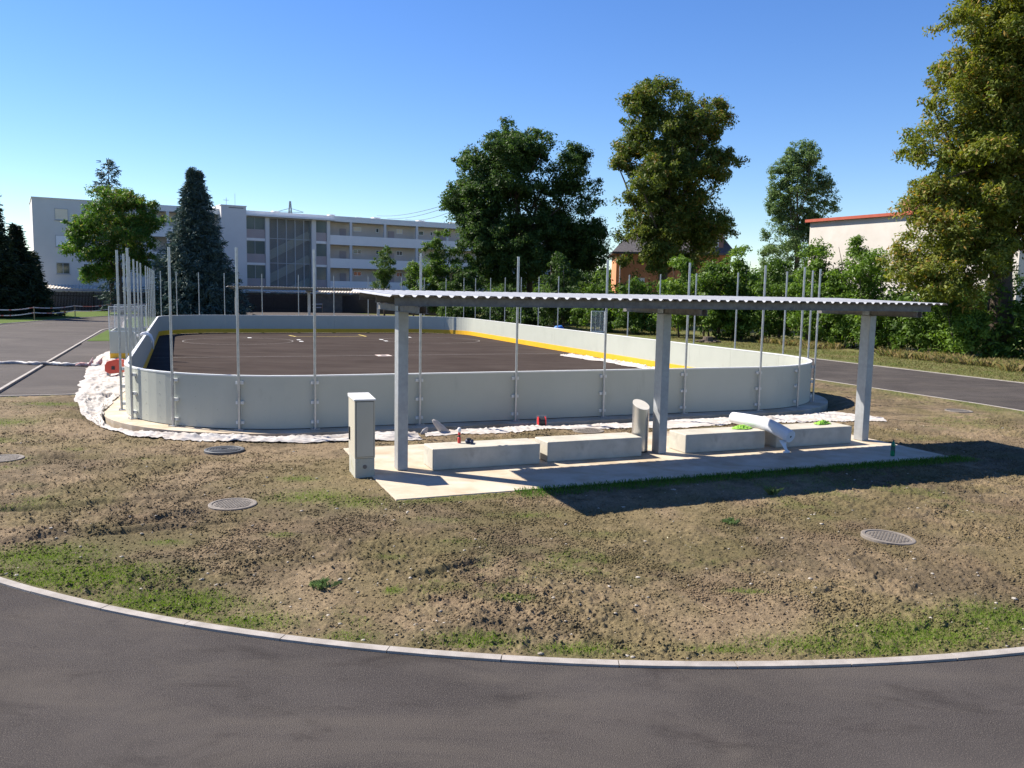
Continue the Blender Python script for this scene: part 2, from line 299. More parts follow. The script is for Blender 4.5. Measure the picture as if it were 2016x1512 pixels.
# left part of the track reads older and paler: plaza material on the far left bend
lt = strip_mesh('old_track', W_([(UC - RI - 0.1, v) for v in np.linspace(5, 43, 20)] + [(UC - (RI + .1) * math.cos(a), V1 + (RI + .1) * math.sin(a)) for a in np.linspace(0.05, 1.5, 14)]),
                W_([(UC - RT, v) for v in np.linspace(5, 43, 20)] + [(UC - RT * math.cos(a), V1 + RT * math.sin(a)) for a in np.linspace(0.05, 1.5, 14)]), 0.004, M['asphalt_old']); tag(lt, kind='structure')
def kerb(name, r, closed=True, wdt=0.10, pts=None, z1=0.022):
    P = np.array(pts if pts is not None else oval(r, 400)); d = np.r_[0, np.cumsum(np.linalg.norm(np.diff(P, axis=0), axis=1))]
    mb = MB(); L = d[-1]; n = int(L); step = L / n
    for i in range(n):
        ts = np.linspace(i * step + 0.004, (i + 1) * step - 0.004, 4)
        q = np.stack([np.interp(ts, d, P[:, 0]), np.interp(ts, d, P[:, 1])], 1); tn = np.gradient(q, axis=0); tn /= np.linalg.norm(tn, axis=1)[:, None]
        nn = np.stack([tn[:, 1], -tn[:, 0]], 1) * wdt / 2; zz = z1 + random.uniform(-0.002, 0.002)
        A = [rw(*p) for p in q - nn]; B = [rw(*p) for p in q + nn]
        vs = [(*p, zz) for p in A] + [(*p, zz) for p in B] + [(*p, -0.15) for p in A] + [(*p, -0.15) for p in B]
        fs = []
        for k in range(3): fs += [(k, k + 1, k + 5, k + 4), (k, k + 8, k + 9, k + 1), (k + 4, k + 5, k + 13, k + 12)]
        fs += [(0, 4, 12, 8), (3, 11, 15, 7)]
        mb.add(vs, fs)
    o = mb.build(name, M['kerb']); return tag(o, kind='structure')
random.seed(3)
kerb('kerb', RI + 0.05); kerb('outer_kerb', RT + 0.05)
kerb('plaza_kerb', 0, pts=resample([(-3.45, 7.62), (-0.3, 7.62)], 20), wdt=0.08, z1=0.012)
kerb('pavement_kerb', 0, pts=resample([(-11.05, 48), (-11.05, 52.6), (-6.94, 66.6), (-4.9, 71), (-2.5, 79), (1, 87.6), (7, 93.5), (13.3, 96.5)], 200), wdt=0.14, z1=0.03)
kerb('lawn_kerb', 0, pts=resample([(-2.4, 45), (-3.0, 56), (-3.2, 66), (-2.0, 70), (0.4, 70)], 60), wdt=0.12, z1=0.03)
isl = poly_mesh('lawn', W_([(-3.47, 32), (0, 32), (0, 40), (3, 42.6), (3, 46), (0, 46), (-2, 46.4), (-3.3, 44.0)]), 0.006, M['lawn']); tag(isl, kind='structure')
isl2 = poly_mesh('lawn_patch', W_([(-2.4, 45), (-3.0, 56), (-3.2, 66), (-2.0, 70), (0.4, 70), (1.4, 58)]), 0.012, M['lawn']); tag(isl2, kind='structure')
isl3 = poly_mesh('lawn_edge', W_([(-12.5, 44), (-11.2, 52.6), (-7.1, 66.6), (-5.1, 71), (-2.7, 79), (0.8, 87.8), (-3, 92), (-9, 82), (-14, 66), (-16, 44)]), -0.004, M['lawn']); tag(isl3, kind='structure')

# dirt field inside the near bend
def dist_rink_edge(u, v):   # signed distance outside the rounded board line
    hx, hy, r = 10.1, 20.1, 4.0
    dx = np.abs(u - 10.1) - (hx - r); dy = np.abs(v - 20.1) - (hy - r)
    return np.hypot(np.maximum(dx, 0), np.maximum(dy, 0)) + np.minimum(np.maximum(dx, dy), 0) - r
PATCH = [(-4.6, 8.95, 1.1, 0.55, 1.0), (-3.4, 8.25, 0.9, 0.4, 1.0), (-2.5, 7.85, 0.6, 0.3, .8), (-5.4, 9.6, .8, .5, .9), (-1.5, 7.5, .4, .2, .6),
         (0.05, 8.55, 0.22, 0.1, 1.0), (-0.25, 7.5, 0.5, 0.22, .8), (0.6, 7.35, 0.5, 0.2, .7), (2.9, 7.5, 0.8, 0.28, .8), (3.9, 7.8, 0.9, 0.4, 1.0), (4.9, 8.2, 0.8, 0.5, 1.0), (2.0, 7.4, .5, .15, .7), (3.3, 7.45, .5, .18, .9),
         (-3.0, 12.4, 0.7, 0.5, .8), (-2.2, 12.1, .6, .5, .7), (-1.2, 8.7, 0.12, 0.12, 1.0), (-3.5, 13.6, 0.35, 0.2, .9), (2.55, 8.9, .25, .08, .9), (-10.3, 16.3, .6, .4, .8), (-11.5, 18.5, .9, .5, .8), (-11.9, 21.5, .9, .35, 1.0),
         (-8.3, 15.6, .5, .2, .5), (-6.8, 14.9, .5, .2, .5), (-4.2, 10.0, .3, .12, .7), (-2.9, 10.4, .2, .1, .7), (-0.9, 11.3, .5, .2, .4), (0.2, 11.6, .6, .25, .5), (-1.4, 9.8, .3, .1, .5), (1.2, 10.7, .5, .2, .35), (-.6, 10.3, .4, .14, .45),
         (12.9, 27.8, .5, 2.0, .9), (13.9, 25.4, .5, 2.2, .9), (14.6, 23.2, .5, 1.8, .9), (11.9, 30.6, .5, 1.8, .8)]
def green_at(x, y):
    g = np.zeros_like(x)
    for px, py, rx, ry, s in PATCH:
        py = py - (.22 if py < 10 else 0)
        g = np.maximum(g, s * np.exp(-(((x - px) / rx) ** 2 + ((y - py) / ry) ** 2)))
    su, sn = to_sl(x, y)
    g = np.maximum(g, 0.95 * np.exp(-((sn + 0.15) / 0.22) ** 2) * sstep(2.2, 4, su) * (su < 11.8))
    g = np.maximum(g, 0.6 * np.exp(-((sn + 0.12) / 0.18) ** 2) * (su > 0) * (su < 11.5))
    br = fbm(x, y, 2.2, 4, 11)
    g = g * sstep(0.22, 0.62, br + 0.35 * g)
    lo = 0.42 * sstep(0.52, 0.74, fbm(x, y, 0.42, 4, 5)) * sstep(0.4, 0.6, fbm(x, y, 3.5, 3, 9))
    return np.clip(np.maximum(g, lo), 0, 1)
def dirt_h(x, y):
    u, v = to_rl(x, y)
    b = (fbm(x, y, 0.35, 3, 21) - 0.5) * 0.05
    m1 = fbm(x, y, 2.6, 4, 31, 0.6); m2 = fbm(x * 1.6 + y * .3, y * 3.6 - x, 1.6, 4, 41, 0.6)
    rough = sstep(0.38, 0.62, fbm(x, y, 0.5, 3, 51)) * 0.8 + 0.35
    cl = np.maximum(0, fbm(x, y, 13, 3, 61, .6) - 0.5) * 0.075
    fine = fbm(x, y, 24, 3, 63, .65); crust = sstep(.45, .75, fbm(x + y * .2, y * 2.0, 1.2, 4, 67))
    h = b + (m1 - 0.5) * 0.045 * rough + (m2 - 0.5) * 0.05 * rough + cl * rough * 1.2 + 0.004 + (fine - .5) * .022 * (.5 + rough) + crust * (vnoise(x * 17, y * 17, 3) - .5) * .03
    # wheel ruts running up the field
    for (ax, ay, bx, by, wd) in ((-6.5, 9.6, -3.6, 12.0, .10), (-7.2, 11.2, -4.4, 12.6, .09), (-5.4, 10.2, -3.2, 11.1, .07), (-9.5, 14.6, -6.2, 15.1, .12), (-1, 8.9, -.1, 9.7, .05)):
        dx, dy = bx - ax, by - ay; L = math.hypot(dx, dy); t = ((x - ax) * dx + (y - ay) * dy) / L; dd = np.abs((x - ax) * dy - (y - ay) * dx) / L + (fbm(x, y, 1.1, 2, 71) - .5) * 0.25
        ins = sstep(-0.2, 0.5, t) * sstep(-0.2, 0.5, L - t)
        h = h - 0.05 * ins * np.exp(-(dd / wd) ** 2) + 0.025 * ins * np.exp(-((np.abs(dd) - wd * 2) / wd) ** 2)
    dr = dist_rink_edge(u, v)
    h = h - 0.13 * (1 - sstep(0.55, 1.35, dr)) - 0.10 * (1 - sstep(.4, .8, dr))
    su, sn = to_sl(x, y)
    ds = np.maximum(np.maximum(-su, su - 11.35), np.maximum(-sn, sn - 4.25))
    h = np.where(ds < 0, -0.09, h * sstep(0.0, 0.25, ds) + (0.012) * (1 - sstep(0.0, .25, ds)))
    du = np.hypot(u - UC, np.minimum(v - V0, 0)); dk = RI - du
    h = np.where(dk < 0.12, h * sstep(0, 0.12, dk) + 0.014 * (1 - sstep(0, 0.12, dk)), h)
    h = np.where((u < 0.2) & (v > 7.4), -0.07, h)
    for (mx, my, rr) in MAN:
        dm = np.hypot(x - mx, y - my); h = h * sstep(rr + 0.02, rr + 0.25, dm) + 0.0 * dm - 0.02 * (1 - sstep(rr - 0.02, rr + .02, dm))
    return h
MAN = [(-4.02, 11.89, .34), (-5.49, 15.82, .37), (-9.09, 14.75, .34), (5.03, 10.84, .34), (12.71, 23.62, .36), (1.77, 18.99, .36)]
def soil_col(x, y):
    t1 = fbm(x, y, 0.6, 4, 81); t2 = fbm(x, y, 5, 3, 91)
    a = np.array((0.228, 0.170, 0.104)); b = np.array((0.122, 0.093, 0.056)); c = np.array((0.172, 0.124, 0.077))
    k = sstep(0.35, 0.65, t1 * 0.6 + t2 * 0.4)[..., None]
    col = a * (1 - k) + b * k
    k2 = sstep(0.55, 0.75, fbm(x, y, 1.4, 3, 101))[..., None]; col = col * (1 - k2 * .6) + c * k2 * .6
    ol = (.45 * sstep(.42, .66, fbm(x, y, .8, 4, 111)))[..., None]; col = col * (1 - ol) + np.array((.120, .104, .040)) * ol
    g = green_at(x, y)[..., None]
    return col * (1 - 0.6 * g) + np.array((0.085, 0.12, 0.022)) * 0.6 * g
ys = [6.4]
while ys[-1] < 36: ys.append(ys[-1] + 0.019 * (ys[-1] / 7) ** 1.35)
ys = np.array(ys); tx = np.linspace(-0.85, 0.85, 1150)
Y, T = np.meshgrid(ys, tx, indexing='ij'); X = T * Y
U, Vv = to_rl(X, Y)
ang_v = np.minimum(Vv - V0, 0); rr_ = np.hypot(U - UC, ang_v); out = rr_ > RI
k_ = np.where(out, RI / np.maximum(rr_, 1e-6), 1.0)
U2 = UC + (U - UC) * k_; V2 = np.where(Vv < 0, V0 + ang_v * k_, Vv)
X = RO.x + U2 * math.cos(TH) - V2 * math.sin(TH); Y = RO.y + U2 * math.sin(TH) + V2 * math.cos(TH)
keep = ~out
idx = np.arange(X.size).reshape(X.shape)
fmask = (keep[:-1, :-1] | keep[1:, :-1] | keep[:-1, 1:] | keep[1:, 1:])
ink = dist_rink_edge(U2, V2) < -0.3
fmask &= ~(ink[:-1, :-1] & ink[1:, 1:])
Fq = np.stack([idx[:-1, :-1], idx[:-1, 1:], idx[1:, 1:], idx[1:, :-1]], -1)[fmask]
Z = dirt_h(X, Y); tc_ = soil_col(X, Y)
used = np.zeros(X.size, bool); used[Fq.ravel()] = True; remap = np.cumsum(used) - 1
o = npmesh('dirt_field', np.stack([X, Y, Z], -1).reshape(-1, 3)[used], remap[Fq], M['dirt'], tint=tc_.reshape(-1, 3)[used], smooth=True); tag(o, kind='structure')

def scatter_pts(n, ymin, ymax, seed, dens=None):
    r = np.random.default_rng(seed); xs = []; yv = []
    while sum(len(a) for a in xs) < n:
        y = ymin * (ymax / ymin) ** r.random(n * 2); x = (r.random(n * 2) * 1.5 - 0.75) * y
        u, v = to_rl(x, y); su, sn = to_sl(x, y)
        ok = (np.hypot(u - UC, np.minimum(v - V0, 0)) < RI - 0.04) & (dist_rink_edge(u, v) > 0.9) & ~((u < 0.3) & (v > 7.5))
        ok &= ~((su > -0.05) & (su < 11.4) & (sn > -0.05) & (sn < 4.3))
        if dens is not None: ok &= r.random(len(x)) < dens(x, y)
        for mx, my, q in MAN: ok &= np.hypot(x - mx, y - my) > q + .05
        xs.append(x[ok]); yv.append(y[ok])
    return np.concatenate(xs)[:n], np.concatenate(yv)[:n], r
def octa():
    v = np.array([(1, 0, 0), (0, 1, 0), (-1, 0, 0), (0, -1, 0), (0, 0, 1), (0, 0, -1)], float)
    return v, np.array([(0, 1, 4), (1, 2, 4), (2, 3, 4), (3, 0, 4), (1, 0, 5), (2, 1, 5), (3, 2, 5), (0, 3, 5)])
def ico():
    t = (1 + 5 ** .5) / 2
    v = np.array([(-1, t, 0), (1, t, 0), (-1, -t, 0), (1, -t, 0), (0, -1, t), (0, 1, t), (0, -1, -t), (0, 1, -t), (t, 0, -1), (t, 0, 1), (-t, 0, -1), (-t, 0, 1)], float)
    f = np.array([(0, 11, 5), (0, 5, 1), (0, 1, 7), (0, 7, 10), (0, 10, 11), (1, 5, 9), (5, 11, 4), (11, 10, 2), (10, 7, 6), (7, 1, 8), (3, 9, 4), (3, 4, 2), (3, 2, 6), (3, 6, 8), (3, 8, 9), (4, 9, 5), (2, 4, 11), (6, 2, 10), (8, 6, 7), (9, 8, 1)])
    return v / np.linalg.norm(v[0]), f
IV, IF = ico()
def lumps(name, n, smin, smax, ymin, ymax, seed, ma, colf, dens=None, flat=0.7, power=3.0, base=None):
    IV_, IF_ = base or (IV, IF); nv = len(IV_)
    x, y, r = scatter_pts(n, ymin, ymax, seed, dens)
    s = smin + (smax - smin) * r.random(n) ** power
    z = dirt_h(x, y) + s * 0.2
    sc3 = np.stack([s * (0.8 + .5 * r.random(n)), s * (0.8 + .5 * r.random(n)), s * flat], 1)
    V = IV_[None] * (1 + (r.random((n, nv, 1)) - .5) * 0.7) * sc3[:, None]
    a = r.random(n) * 6.28; ca, sa = np.cos(a)[:, None], np.sin(a)[:, None]
    V = np.stack([V[..., 0] * ca - V[..., 1] * sa, V[..., 0] * sa + V[..., 1] * ca, V[..., 2]], -1) + np.stack([x, y, z], 1)[:, None]
    Fm = IF_[None] + (np.arange(n) * nv)[:, None, None]
    c = colf(x, y, r); c = np.repeat(c, nv, axis=0)
    o = npmesh(name, V.reshape(-1, 3), Fm.reshape(-1, 3), ma, tint=c)
    return o
def clodcol(x, y, r): return soil_col(x, y) * (0.75 + 0.4 * r.random((len(x), 1)))
rough_d = lambda x, y: 0.12 + 0.88 * sstep(0.42, 0.60, fbm(x, y, .9, 3, 51)) * sstep(.3, .6, fbm(x, y, 4, 2, 57)) * (1 - .7 * green_at(x, y))
tag(lumps('soil_clods', 160000, .0035, .019, 6.9, 22, 5, M['clod'], clodcol, rough_d, power=3.5, flat=.85, base=octa()), 'small brown clods of loose soil over the bare ground', 'soil', kind='stuff')
def pebcol(x, y, r): k = r.random((len(x), 1)); return np.array((.34, .30, .24)) * k + np.array((.48, .44, .38)) * (1 - k)
tag(lumps('pebbles', 1500, .006, .026, 6.9, 22, 6, M['clod'], pebcol, None, flat=.5, power=5), 'pale pebbles strewn over the bare soil', 'pebbles', kind='stuff')
# grass blades
def blades(name, x, y, z, hmin, hmax, wd, seed, cols, ma, parent=None, lean=0.5):
    r = np.random.default_rng(seed); n = len(x); h = hmin + (hmax - hmin) * r.random(n)
    a = r.random(n) * 6.28; l = r.random(n) * lean; dx, dy = np.cos(a), np.sin(a); b = r.random(n) * 6.28; bx, by = np.cos(b) * wd, np.sin(b) * wd
    P = np.stack([x, y, z], 1)
    V = np.stack([P + np.stack([bx, by, 0 * h], 1), P - np.stack([bx, by, 0 * h], 1), P + np.stack([dx * l * h * .4 - bx * .7, dy * l * h * .4 - by * .7, h * .6], 1), P + np.stack([dx * l * h, dy * l * h, h * (1 - .35 * l)], 1)], 1)
    Fm = np.arange(n)[:, None] * 4 + np.array([0, 1, 3, 2])[None]
    k = r.random((n, 1)); c = np.array(cols[0]) * k + np.array(cols[1]) * (1 - k); c = np.repeat(c, 4, axis=0)
    return npmesh(name, V.reshape(-1, 3), np.concatenate([Fm[:, [0, 1, 2]], Fm[:, [0, 1, 2]] * 0 + Fm[:, [0, 3, 2]]], 0) if False else Fm[:, [0, 1, 3, 2]][:, [0, 1, 3, 2]], ma, parent, tint=c)
gd = lambda x, y: np.clip(green_at(x, y) * 1.4 - 0.25, 0, 1) ** 1.3
gx, gy, r_ = scatter_pts(42000, 6.9, 26, 77, gd)
o = blades('grass', gx, gy, dirt_h(gx, gy) - 0.004, .012, .045, .0028, 8, ((.12, .21, .028), (.19, .28, .045)), M['blade']); tag(o, 'thin young grass sprouting in patches on the soil', 'grass', kind='stuff')
GSH = [(x, y) for x, y in zip(*[np.random.default_rng(5).random(5000) * k for k in (1, 1)])]
q = np.random.default_rng(15); n = 9000; su = q.random(n) * 9.6 + 1.9; sn = -q.random(n) ** 2 * .45 - .01
xx = SO.x + su * math.cos(TS) - sn * math.sin(TS); yy = SO.y + su * math.sin(TS) + sn * math.cos(TS)
o = blades('grass', xx, yy, dirt_h(xx, yy) - .004, .03, .10, .004, 9, ((.05, .13, .02), (.09, .18, .03)), M['blade']); tag(o, 'taller green grass along the front edge of the concrete slab', 'grass', kind='stuff')

def weed(x, y, r, n, hmax, label, seed):
    q = np.random.default_rng(seed); a = q.random(n) * 6.28; d = r * q.random(n) ** 1.0
    px, py = x + np.cos(a) * d, y + np.sin(a) * d
    o = blades('weed', px - x, py - y, np.zeros(n), hmax * .2, hmax * .9, .003, seed, ((.08, .13, .05), (.13, .18, .075)), M['blade'], lean=1.0)
    o.location = (x, y, float(dirt_h(np.array([x]), np.array([y]))[0])); tag(o, label, 'weed')
weed(-1.98, 8.6, .14, 240, .13, 'leafy green weed tuft in the soil between kerb and the round cover at left', 1)
weed(3.05, 11.35, .12, 220, .12, 'spreading green weed in the soil below the shelter shadow', 2)
weed(4.15, 13.05, .07, 110, .22, 'tall thin weed at the edge of the shelter shadow', 3)
# twigs
random.seed(12)
for i, (x, y, L, a, lb) in enumerate([(3.62, 8.9, .28, -.9, 'long pale bent twig above the right grass patches'), (2.15, 8.0, .3, 2.2, 'pale forked twig near the kerb at centre right'), (-2.45, 10.1, .2, .1, 'short straight twig below the left round cover'),
        (.85, 8.75, .14, 1.2, 'short thick stick beside the bright green moss patch'), (4.5, 8.9, .2, -.7, 'thin pale twig close to the right picture edge'), (-.45, 11.0, .22, -.4, 'curved straw below the slab corner'), (1.0, 7.25, .22, -.5, 'pale stick lying near the kerb')]):
    mb = MB(); pts = [(0, 0, 0)]; 
    for k in range(4): a += random.uniform(-.4, .4); pts.append((pts[-1][0] + math.cos(a) * L / 4, pts[-1][1] + math.sin(a) * L / 4, random.uniform(0, .012)))
    mb.tube(pts, [.004, .004, .0035, .003, .0015], 6)
    mb.build('twig', M['stake'], loc=(x, y, float(dirt_h(np.array([x]), np.array([y]))[0]) + .008)); tag(bpy.context.scene.objects[-1] if False else COL.objects[-1], lb, 'twig', 'twigs on the soil')

# manhole covers
def cover(x, y, r, style, label, tilt=0, z=.012):
    t = thing('manhole_cover', label, 'manhole cover', (x, y, z), random.random() * 3, 'round covers set in the soil')
    mb = MB(); mb.lathe([(r, -.08), (r, 0.0), (r - .012, .006), (r - .05, .006), (r - .055, 0.0), (r - .055, -.02)], 40); mb.build('frame', M['coverring'] if style != 'rings' else M['coverdk'], t)
    mb = MB(); rr = r - .06; base = M['cover'] if style != 'rings' else M['coverdk']
    mb.lathe([(rr, -.03), (rr, -.004)], 40)
    if style == 'rings':
        for q in (.92, .76, .6, .44, .28):
            n = 40; a, b = rr * q, rr * q - .022
            vs = [(c * math.cos(2 * math.pi * k / n), c * math.sin(2 * math.pi * k / n), z_) for c, z_ in ((a, -.002), (a, .01), (b, .01), (b, -.002)) for k in range(n)]
            mb.add(vs, [(i * n + k, i * n + (k + 1) % n, (i + 1) * n + (k + 1) % n, (i + 1) * n + k) for i in range(3) for k in range(n)])
    else:
        g = .044; m_ = int(rr / g) + 1
        for i in range(-m_, m_ + 1):
            for j in range(-m_, m_ + 1):
                cx, cy = i * g + (j % 2) * g / 2, j * g * .9
                if math.hypot(cx, cy) < rr - .035: mb.box(cx - .016, cx + .016, cy - .014, cy + .014, -.002, .003)
    mb.build('lid', base, t)
    if tilt: t.rotation_euler = (0, tilt, 0)
cover(*MAN[0], 'studs', 'studded grey cover in the soil left of centre, nearer the kerb')
cover(*MAN[1], 'rings', 'dark cover with concentric rings just in front of the white fleece', z=.035)
cover(*MAN[2], 'studs', 'grey cover cut by the left picture edge')
cover(*MAN[3], 'studs', 'studded cover in the soil at lower right', R_(3.0), z=.01)
cover(*MAN[4], 'studs', 'flat cover in the soil near the right-hand track')
cover(*MAN[5], 'studs', 'cover in the soil behind the second concrete bench', z=.01)

# ================================================================== RINK
def rrect(w0, l0, r, off=0.0, n=16):
    """closed rounded rectangle path (u,v), centred on rink, offset outward"""
    W2, L2 = 20.2, 40.2; R2 = r + off; P = []
    for (cx, cy, a0) in ((r, r, math.pi), (W2 - r, r, 1.5 * math.pi), (W2 - r, L2 - r, 0), (r, L2 - r, .5 * math.pi)):
        for k in range(n + 1): a = a0 + math.pi / 2 * k / n; P.append((cx + R2 * math.cos(a), cy + R2 * math.sin(a)))
    return P
RC = 4.08
floor_ = poly_mesh('rink_floor', W_(rrect(0, 0, RC, -0.02)), 0.004, M['rink']); tag(floor_, kind='structure')
P = rrect(0, 0, RC, .52); n = len(P)
Pi = rrect(0, 0, RC, -.03)
mb = MB(); V = [(*rw(*p), z) for (ps, z) in ((Pi, -.2), (Pi, -.004), (P, -.004), (P, -.24)) for p in ps]
fs = [(i * n + k, i * n + (k + 1) % n, (i + 1) * n + (k + 1) % n, (i + 1) * n + k) for i in range(3) for k in range(n)]
mb.add(V, fs); o = mb.build('rink_footing', M['slab']); tag(o, kind='structure')
# markings
def line(name, pts, wd, ma, z=.009, local=True):
    P = np.array(pts, float); t = np.gradient(P, axis=0); t /= np.linalg.norm(t, axis=1)[:, None]; nn = np.stack([-t[:, 1], t[:, 0]], 1) * wd / 2
    o = strip_mesh(name, W_([tuple(p) for p in P - nn]), W_([tuple(p) for p in P + nn]), z, ma); tag(o, kind='structure'); return o
def circ(cu, cv, r): return [(cu + r * math.cos(a), cv + r * math.sin(a)) for a in np.linspace(0, 6.2832, 48)]
for e, s in ((38.0, 1), (2.2, -1)):
    line('goal_marking', [(7.85, e - s * 1.0), (8.1, e - s * 2.45)], .14, M['liney']); line('goal_marking', [(12.5, e - s * .4), (12.6, e - s * 2.4)], .14, M['liney'])
    line('goal_marking', [(8.15, e - s * 2.45), (10.2, e - s * 2.5), (12.55, e - s * 2.45)], .09, M['liney'], .0095)
    for cu in (4.4, 15.8): line('faceoff_circle', circ(cu, e - s * 6.6, 3.0), .05, M['linew'])
line('centre_line', [(.2, 20.1), (20, 20.1)], .06, M['linew'])
for u_, v_ in ((7.85, 32.3), (7.8, 30.8), (12.84, 32.3), (12.8, 30.8), (15.2, 34.5), (5.2, 34.5)):
    o = poly_mesh('spot_marking', W_([(u_ - .1, v_ - .25), (u_ + .12, v_ - .25), (u_ + .12, v_ + .25), (u_ - .1, v_ + .25)]), .0100, M['white']); tag(o, kind='structure')
t = thing('floor_box', 'square pale frame with dark lid set in the rink floor at centre', 'floor cover', (*rw(10.2, 20.0), .006), TH)
MB().box(-.33, .33, -.42, .42, 0, .008).build('frame', mat('pale_frame', (.55, .42, .36), (.62, .5, .44), scale=8), t); MB().box(-.13, .13, -.2, .2, .006, .012).build('lid', M['coverdk'], t)

# board barrier: one thing, panels + poles
HB = 1.2; HP = 3.97
bar_t = thing('rink_barrier', 'grey-green rink boards with rounded corners, yellow kick strip and tall steel poles', 'rink barrier', (*RO, 0), TH)
W2, L2 = 20.2, 40.2
def corner(cx, cy, a0): return [(cx, cy, a0 + math.pi / 8 * k) for k in range(5)]
stations = []   # (u,v, nu,nv) on the outer line, clockwise ccw from near-left
def arcp(cx, cy, a): return (cx + RC * math.cos(a), cy + RC * math.sin(a), math.cos(a), math.sin(a))
S = (W2 - 2 * RC) / 5
for k in range(4): stations.append(arcp(RC, RC, math.pi + math.pi / 8 * k) + (1,))
for k in range(6): stations.append((RC + S * k, 0, 0, -1, 1))
for k in range(1, 4): stations.append(arcp(W2 - RC, RC, -math.pi / 2 + math.pi / 8 * k) + (1,))
SL = (L2 - 2 * RC) / 12
for k in range(13):
    sh = -.35 if 7 <= k < 12 else 0
    stations.append((W2, RC + SL * k + sh, 1, 0, 0 if k in (5, 6) else 1))
for k in range(1, 4): stations.append(arcp(W2 - RC, L2 - RC, math.pi / 8 * k) + (1,))
for k in range(6): stations.append((W2 - RC - S * k, L2, 0, 1, 1))
for k in range(1, 4): stations.append(arcp(RC, L2 - RC, math.pi / 2 + math.pi / 8 * k) + (1,))
for k in range(12): stations.append((0, L2 - RC - SL * k, -1, 0, 0 if k == 6 else 1))
TH_B = .075
def between(a, b, n=6):
    # points along outer line from station a to b; corners follow the arc
    ca = None
    for cx, cy in ((RC, RC), (W2 - RC, RC), (W2 - RC, L2 - RC), (RC, L2 - RC)):
        if abs(math.hypot(a[0] - cx, a[1] - cy) - RC) < 1e-3 and abs(math.hypot(b[0] - cx, b[1] - cy) - RC) < 1e-3 and abs(a[0] - b[0]) > 1e-3 and abs(a[1] - b[1]) > 1e-3: ca = (cx, cy)
    if ca is None: return [(a[0] + (b[0] - a[0]) * t, a[1] + (b[1] - a[1]) * t) + ((a[2] + (b[2] - a[2]) * t), a[3] + (b[3] - a[3]) * t) for t in (0, 1)]
    a0 = math.atan2(a[1] - ca[1], a[0] - ca[0]); a1 = math.atan2(b[1] - ca[1], b[0] - ca[0]); a1 = a0 + ((a1 - a0 + math.pi) % (2 * math.pi) - math.pi)
    return [(ca[0] + RC * math.cos(q), ca[1] + RC * math.sin(q), math.cos(q), math.sin(q)) for q in np.linspace(a0, a1, n)]
def wallstrip(path, d0, d1, z0, z1, gap=0.003):
    mb = MB(); n = len(path); P = [list(p) for p in path]
    for i, j in ((0, 1), (-1, -2)):
        d = Vector((P[j][0] - P[i][0], P[j][1] - P[i][1])); d.normalize(); P[i][0] += d.x * gap; P[i][1] += d.y * gap
    prof = ((d0, z0), (d0, z1), (d1, z1), (d1, z0)); V = [(p[0] + p[2] * d, p[1] + p[3] * d, z) for d, z in prof for p in P]
    fs = [(i * n + k, ((i + 1) % 4) * n + k, ((i + 1) % 4) * n + k + 1, i * n + k + 1) for i in range(4) for k in range(n - 1)]
    fs += [(0, n, 2 * n, 3 * n), (n - 1, 4 * n - 1, 3 * n - 1, 2 * n - 1)]
    return mb.add(V, fs)
NS = len(stations)
for i in range(NS):
    a, b = stations[i], stations[(i + 1) % NS]; path = between(a, b)
    mb = wallstrip(path, 0, -TH_B, .012, HB - .03)
    near = i < 13 or i > NS - 4
    if near:   # small bolt heads on the outside
        for tt in (1 / 3, 2 / 3):
            j = tt * (len(path) - 1); k = min(int(j), len(path) - 2); f = j - k; p = [path[k][q] * (1 - f) + path[k + 1][q] * f for q in range(4)]
            for zz in (.15, .42, .69, .96):
                c = Vector((p[0] + p[2] * .001, p[1] + p[3] * .001, zz)); mb.tube([c, c + Vector((p[2], p[3], 0)) * .006], [.011, .008], 6)
    pn = mb.build('board_panel', M['board'], bar_t)
    wallstrip(path, .006, -TH_B - .008, HB - .03, HB, 0.001).build('cap_rail', M['capm'], pn)
    wallstrip(path, -TH_B - .001, -TH_B - .014, .014, .285, 0.001).build('kick_strip', M['yellow'], pn)
def pole_meshes():
    a = MB().tube([(0, 0, .0), (0, 0, HP)], [.029, .029], 14)
    me1 = a.build('pole', M['pole'], smooth=False)
    b = MB().box(-.10, .10, -.07, .07, 0.0, .012); b.tube([(-.08, -.05, .012), (-.08, -.05, .03)], [.012, .012], 6); b.tube([(.08, -.05, .012), (.08, -.05, .03)], [.012, .012], 6)
    me2 = b.build('base_plate', M['pole'])
    me3 = MB().box(-.085, .085, .031, .09, -.034, .034).build('clamp', M['capm'])
    return me1, me2, me3
p1, p2, p3 = pole_meshes(); first = True
for i, s in enumerate(stations):
    if not s[4]: continue
    if first: A, B_, C_ = p1, p2, p3; first = False
    else: A, B_, C_ = (link(q_.copy()) for q_ in (p1, p2, p3))
    A.parent = bar_t; A.location = (s[0] + s[2] * .095, s[1] + s[3] * .095, 0); A.rotation_euler = (0, 0, math.atan2(s[2], -s[3]) )
    B_.parent = A; B_.location = (0, 0, 0); B_.rotation_euler = (0, 0, 0)
    if i < 13 or i >= NS - 2:
        for zz in (.16, .60, 1.04):
            c_ = C_ if zz == .16 else link(p3.copy()); c_.parent = A; c_.location = (0, 0, zz); c_.rotation_euler = (0, 0, 0)
    elif C_ is not p3: bpy.data.objects.remove(C_)

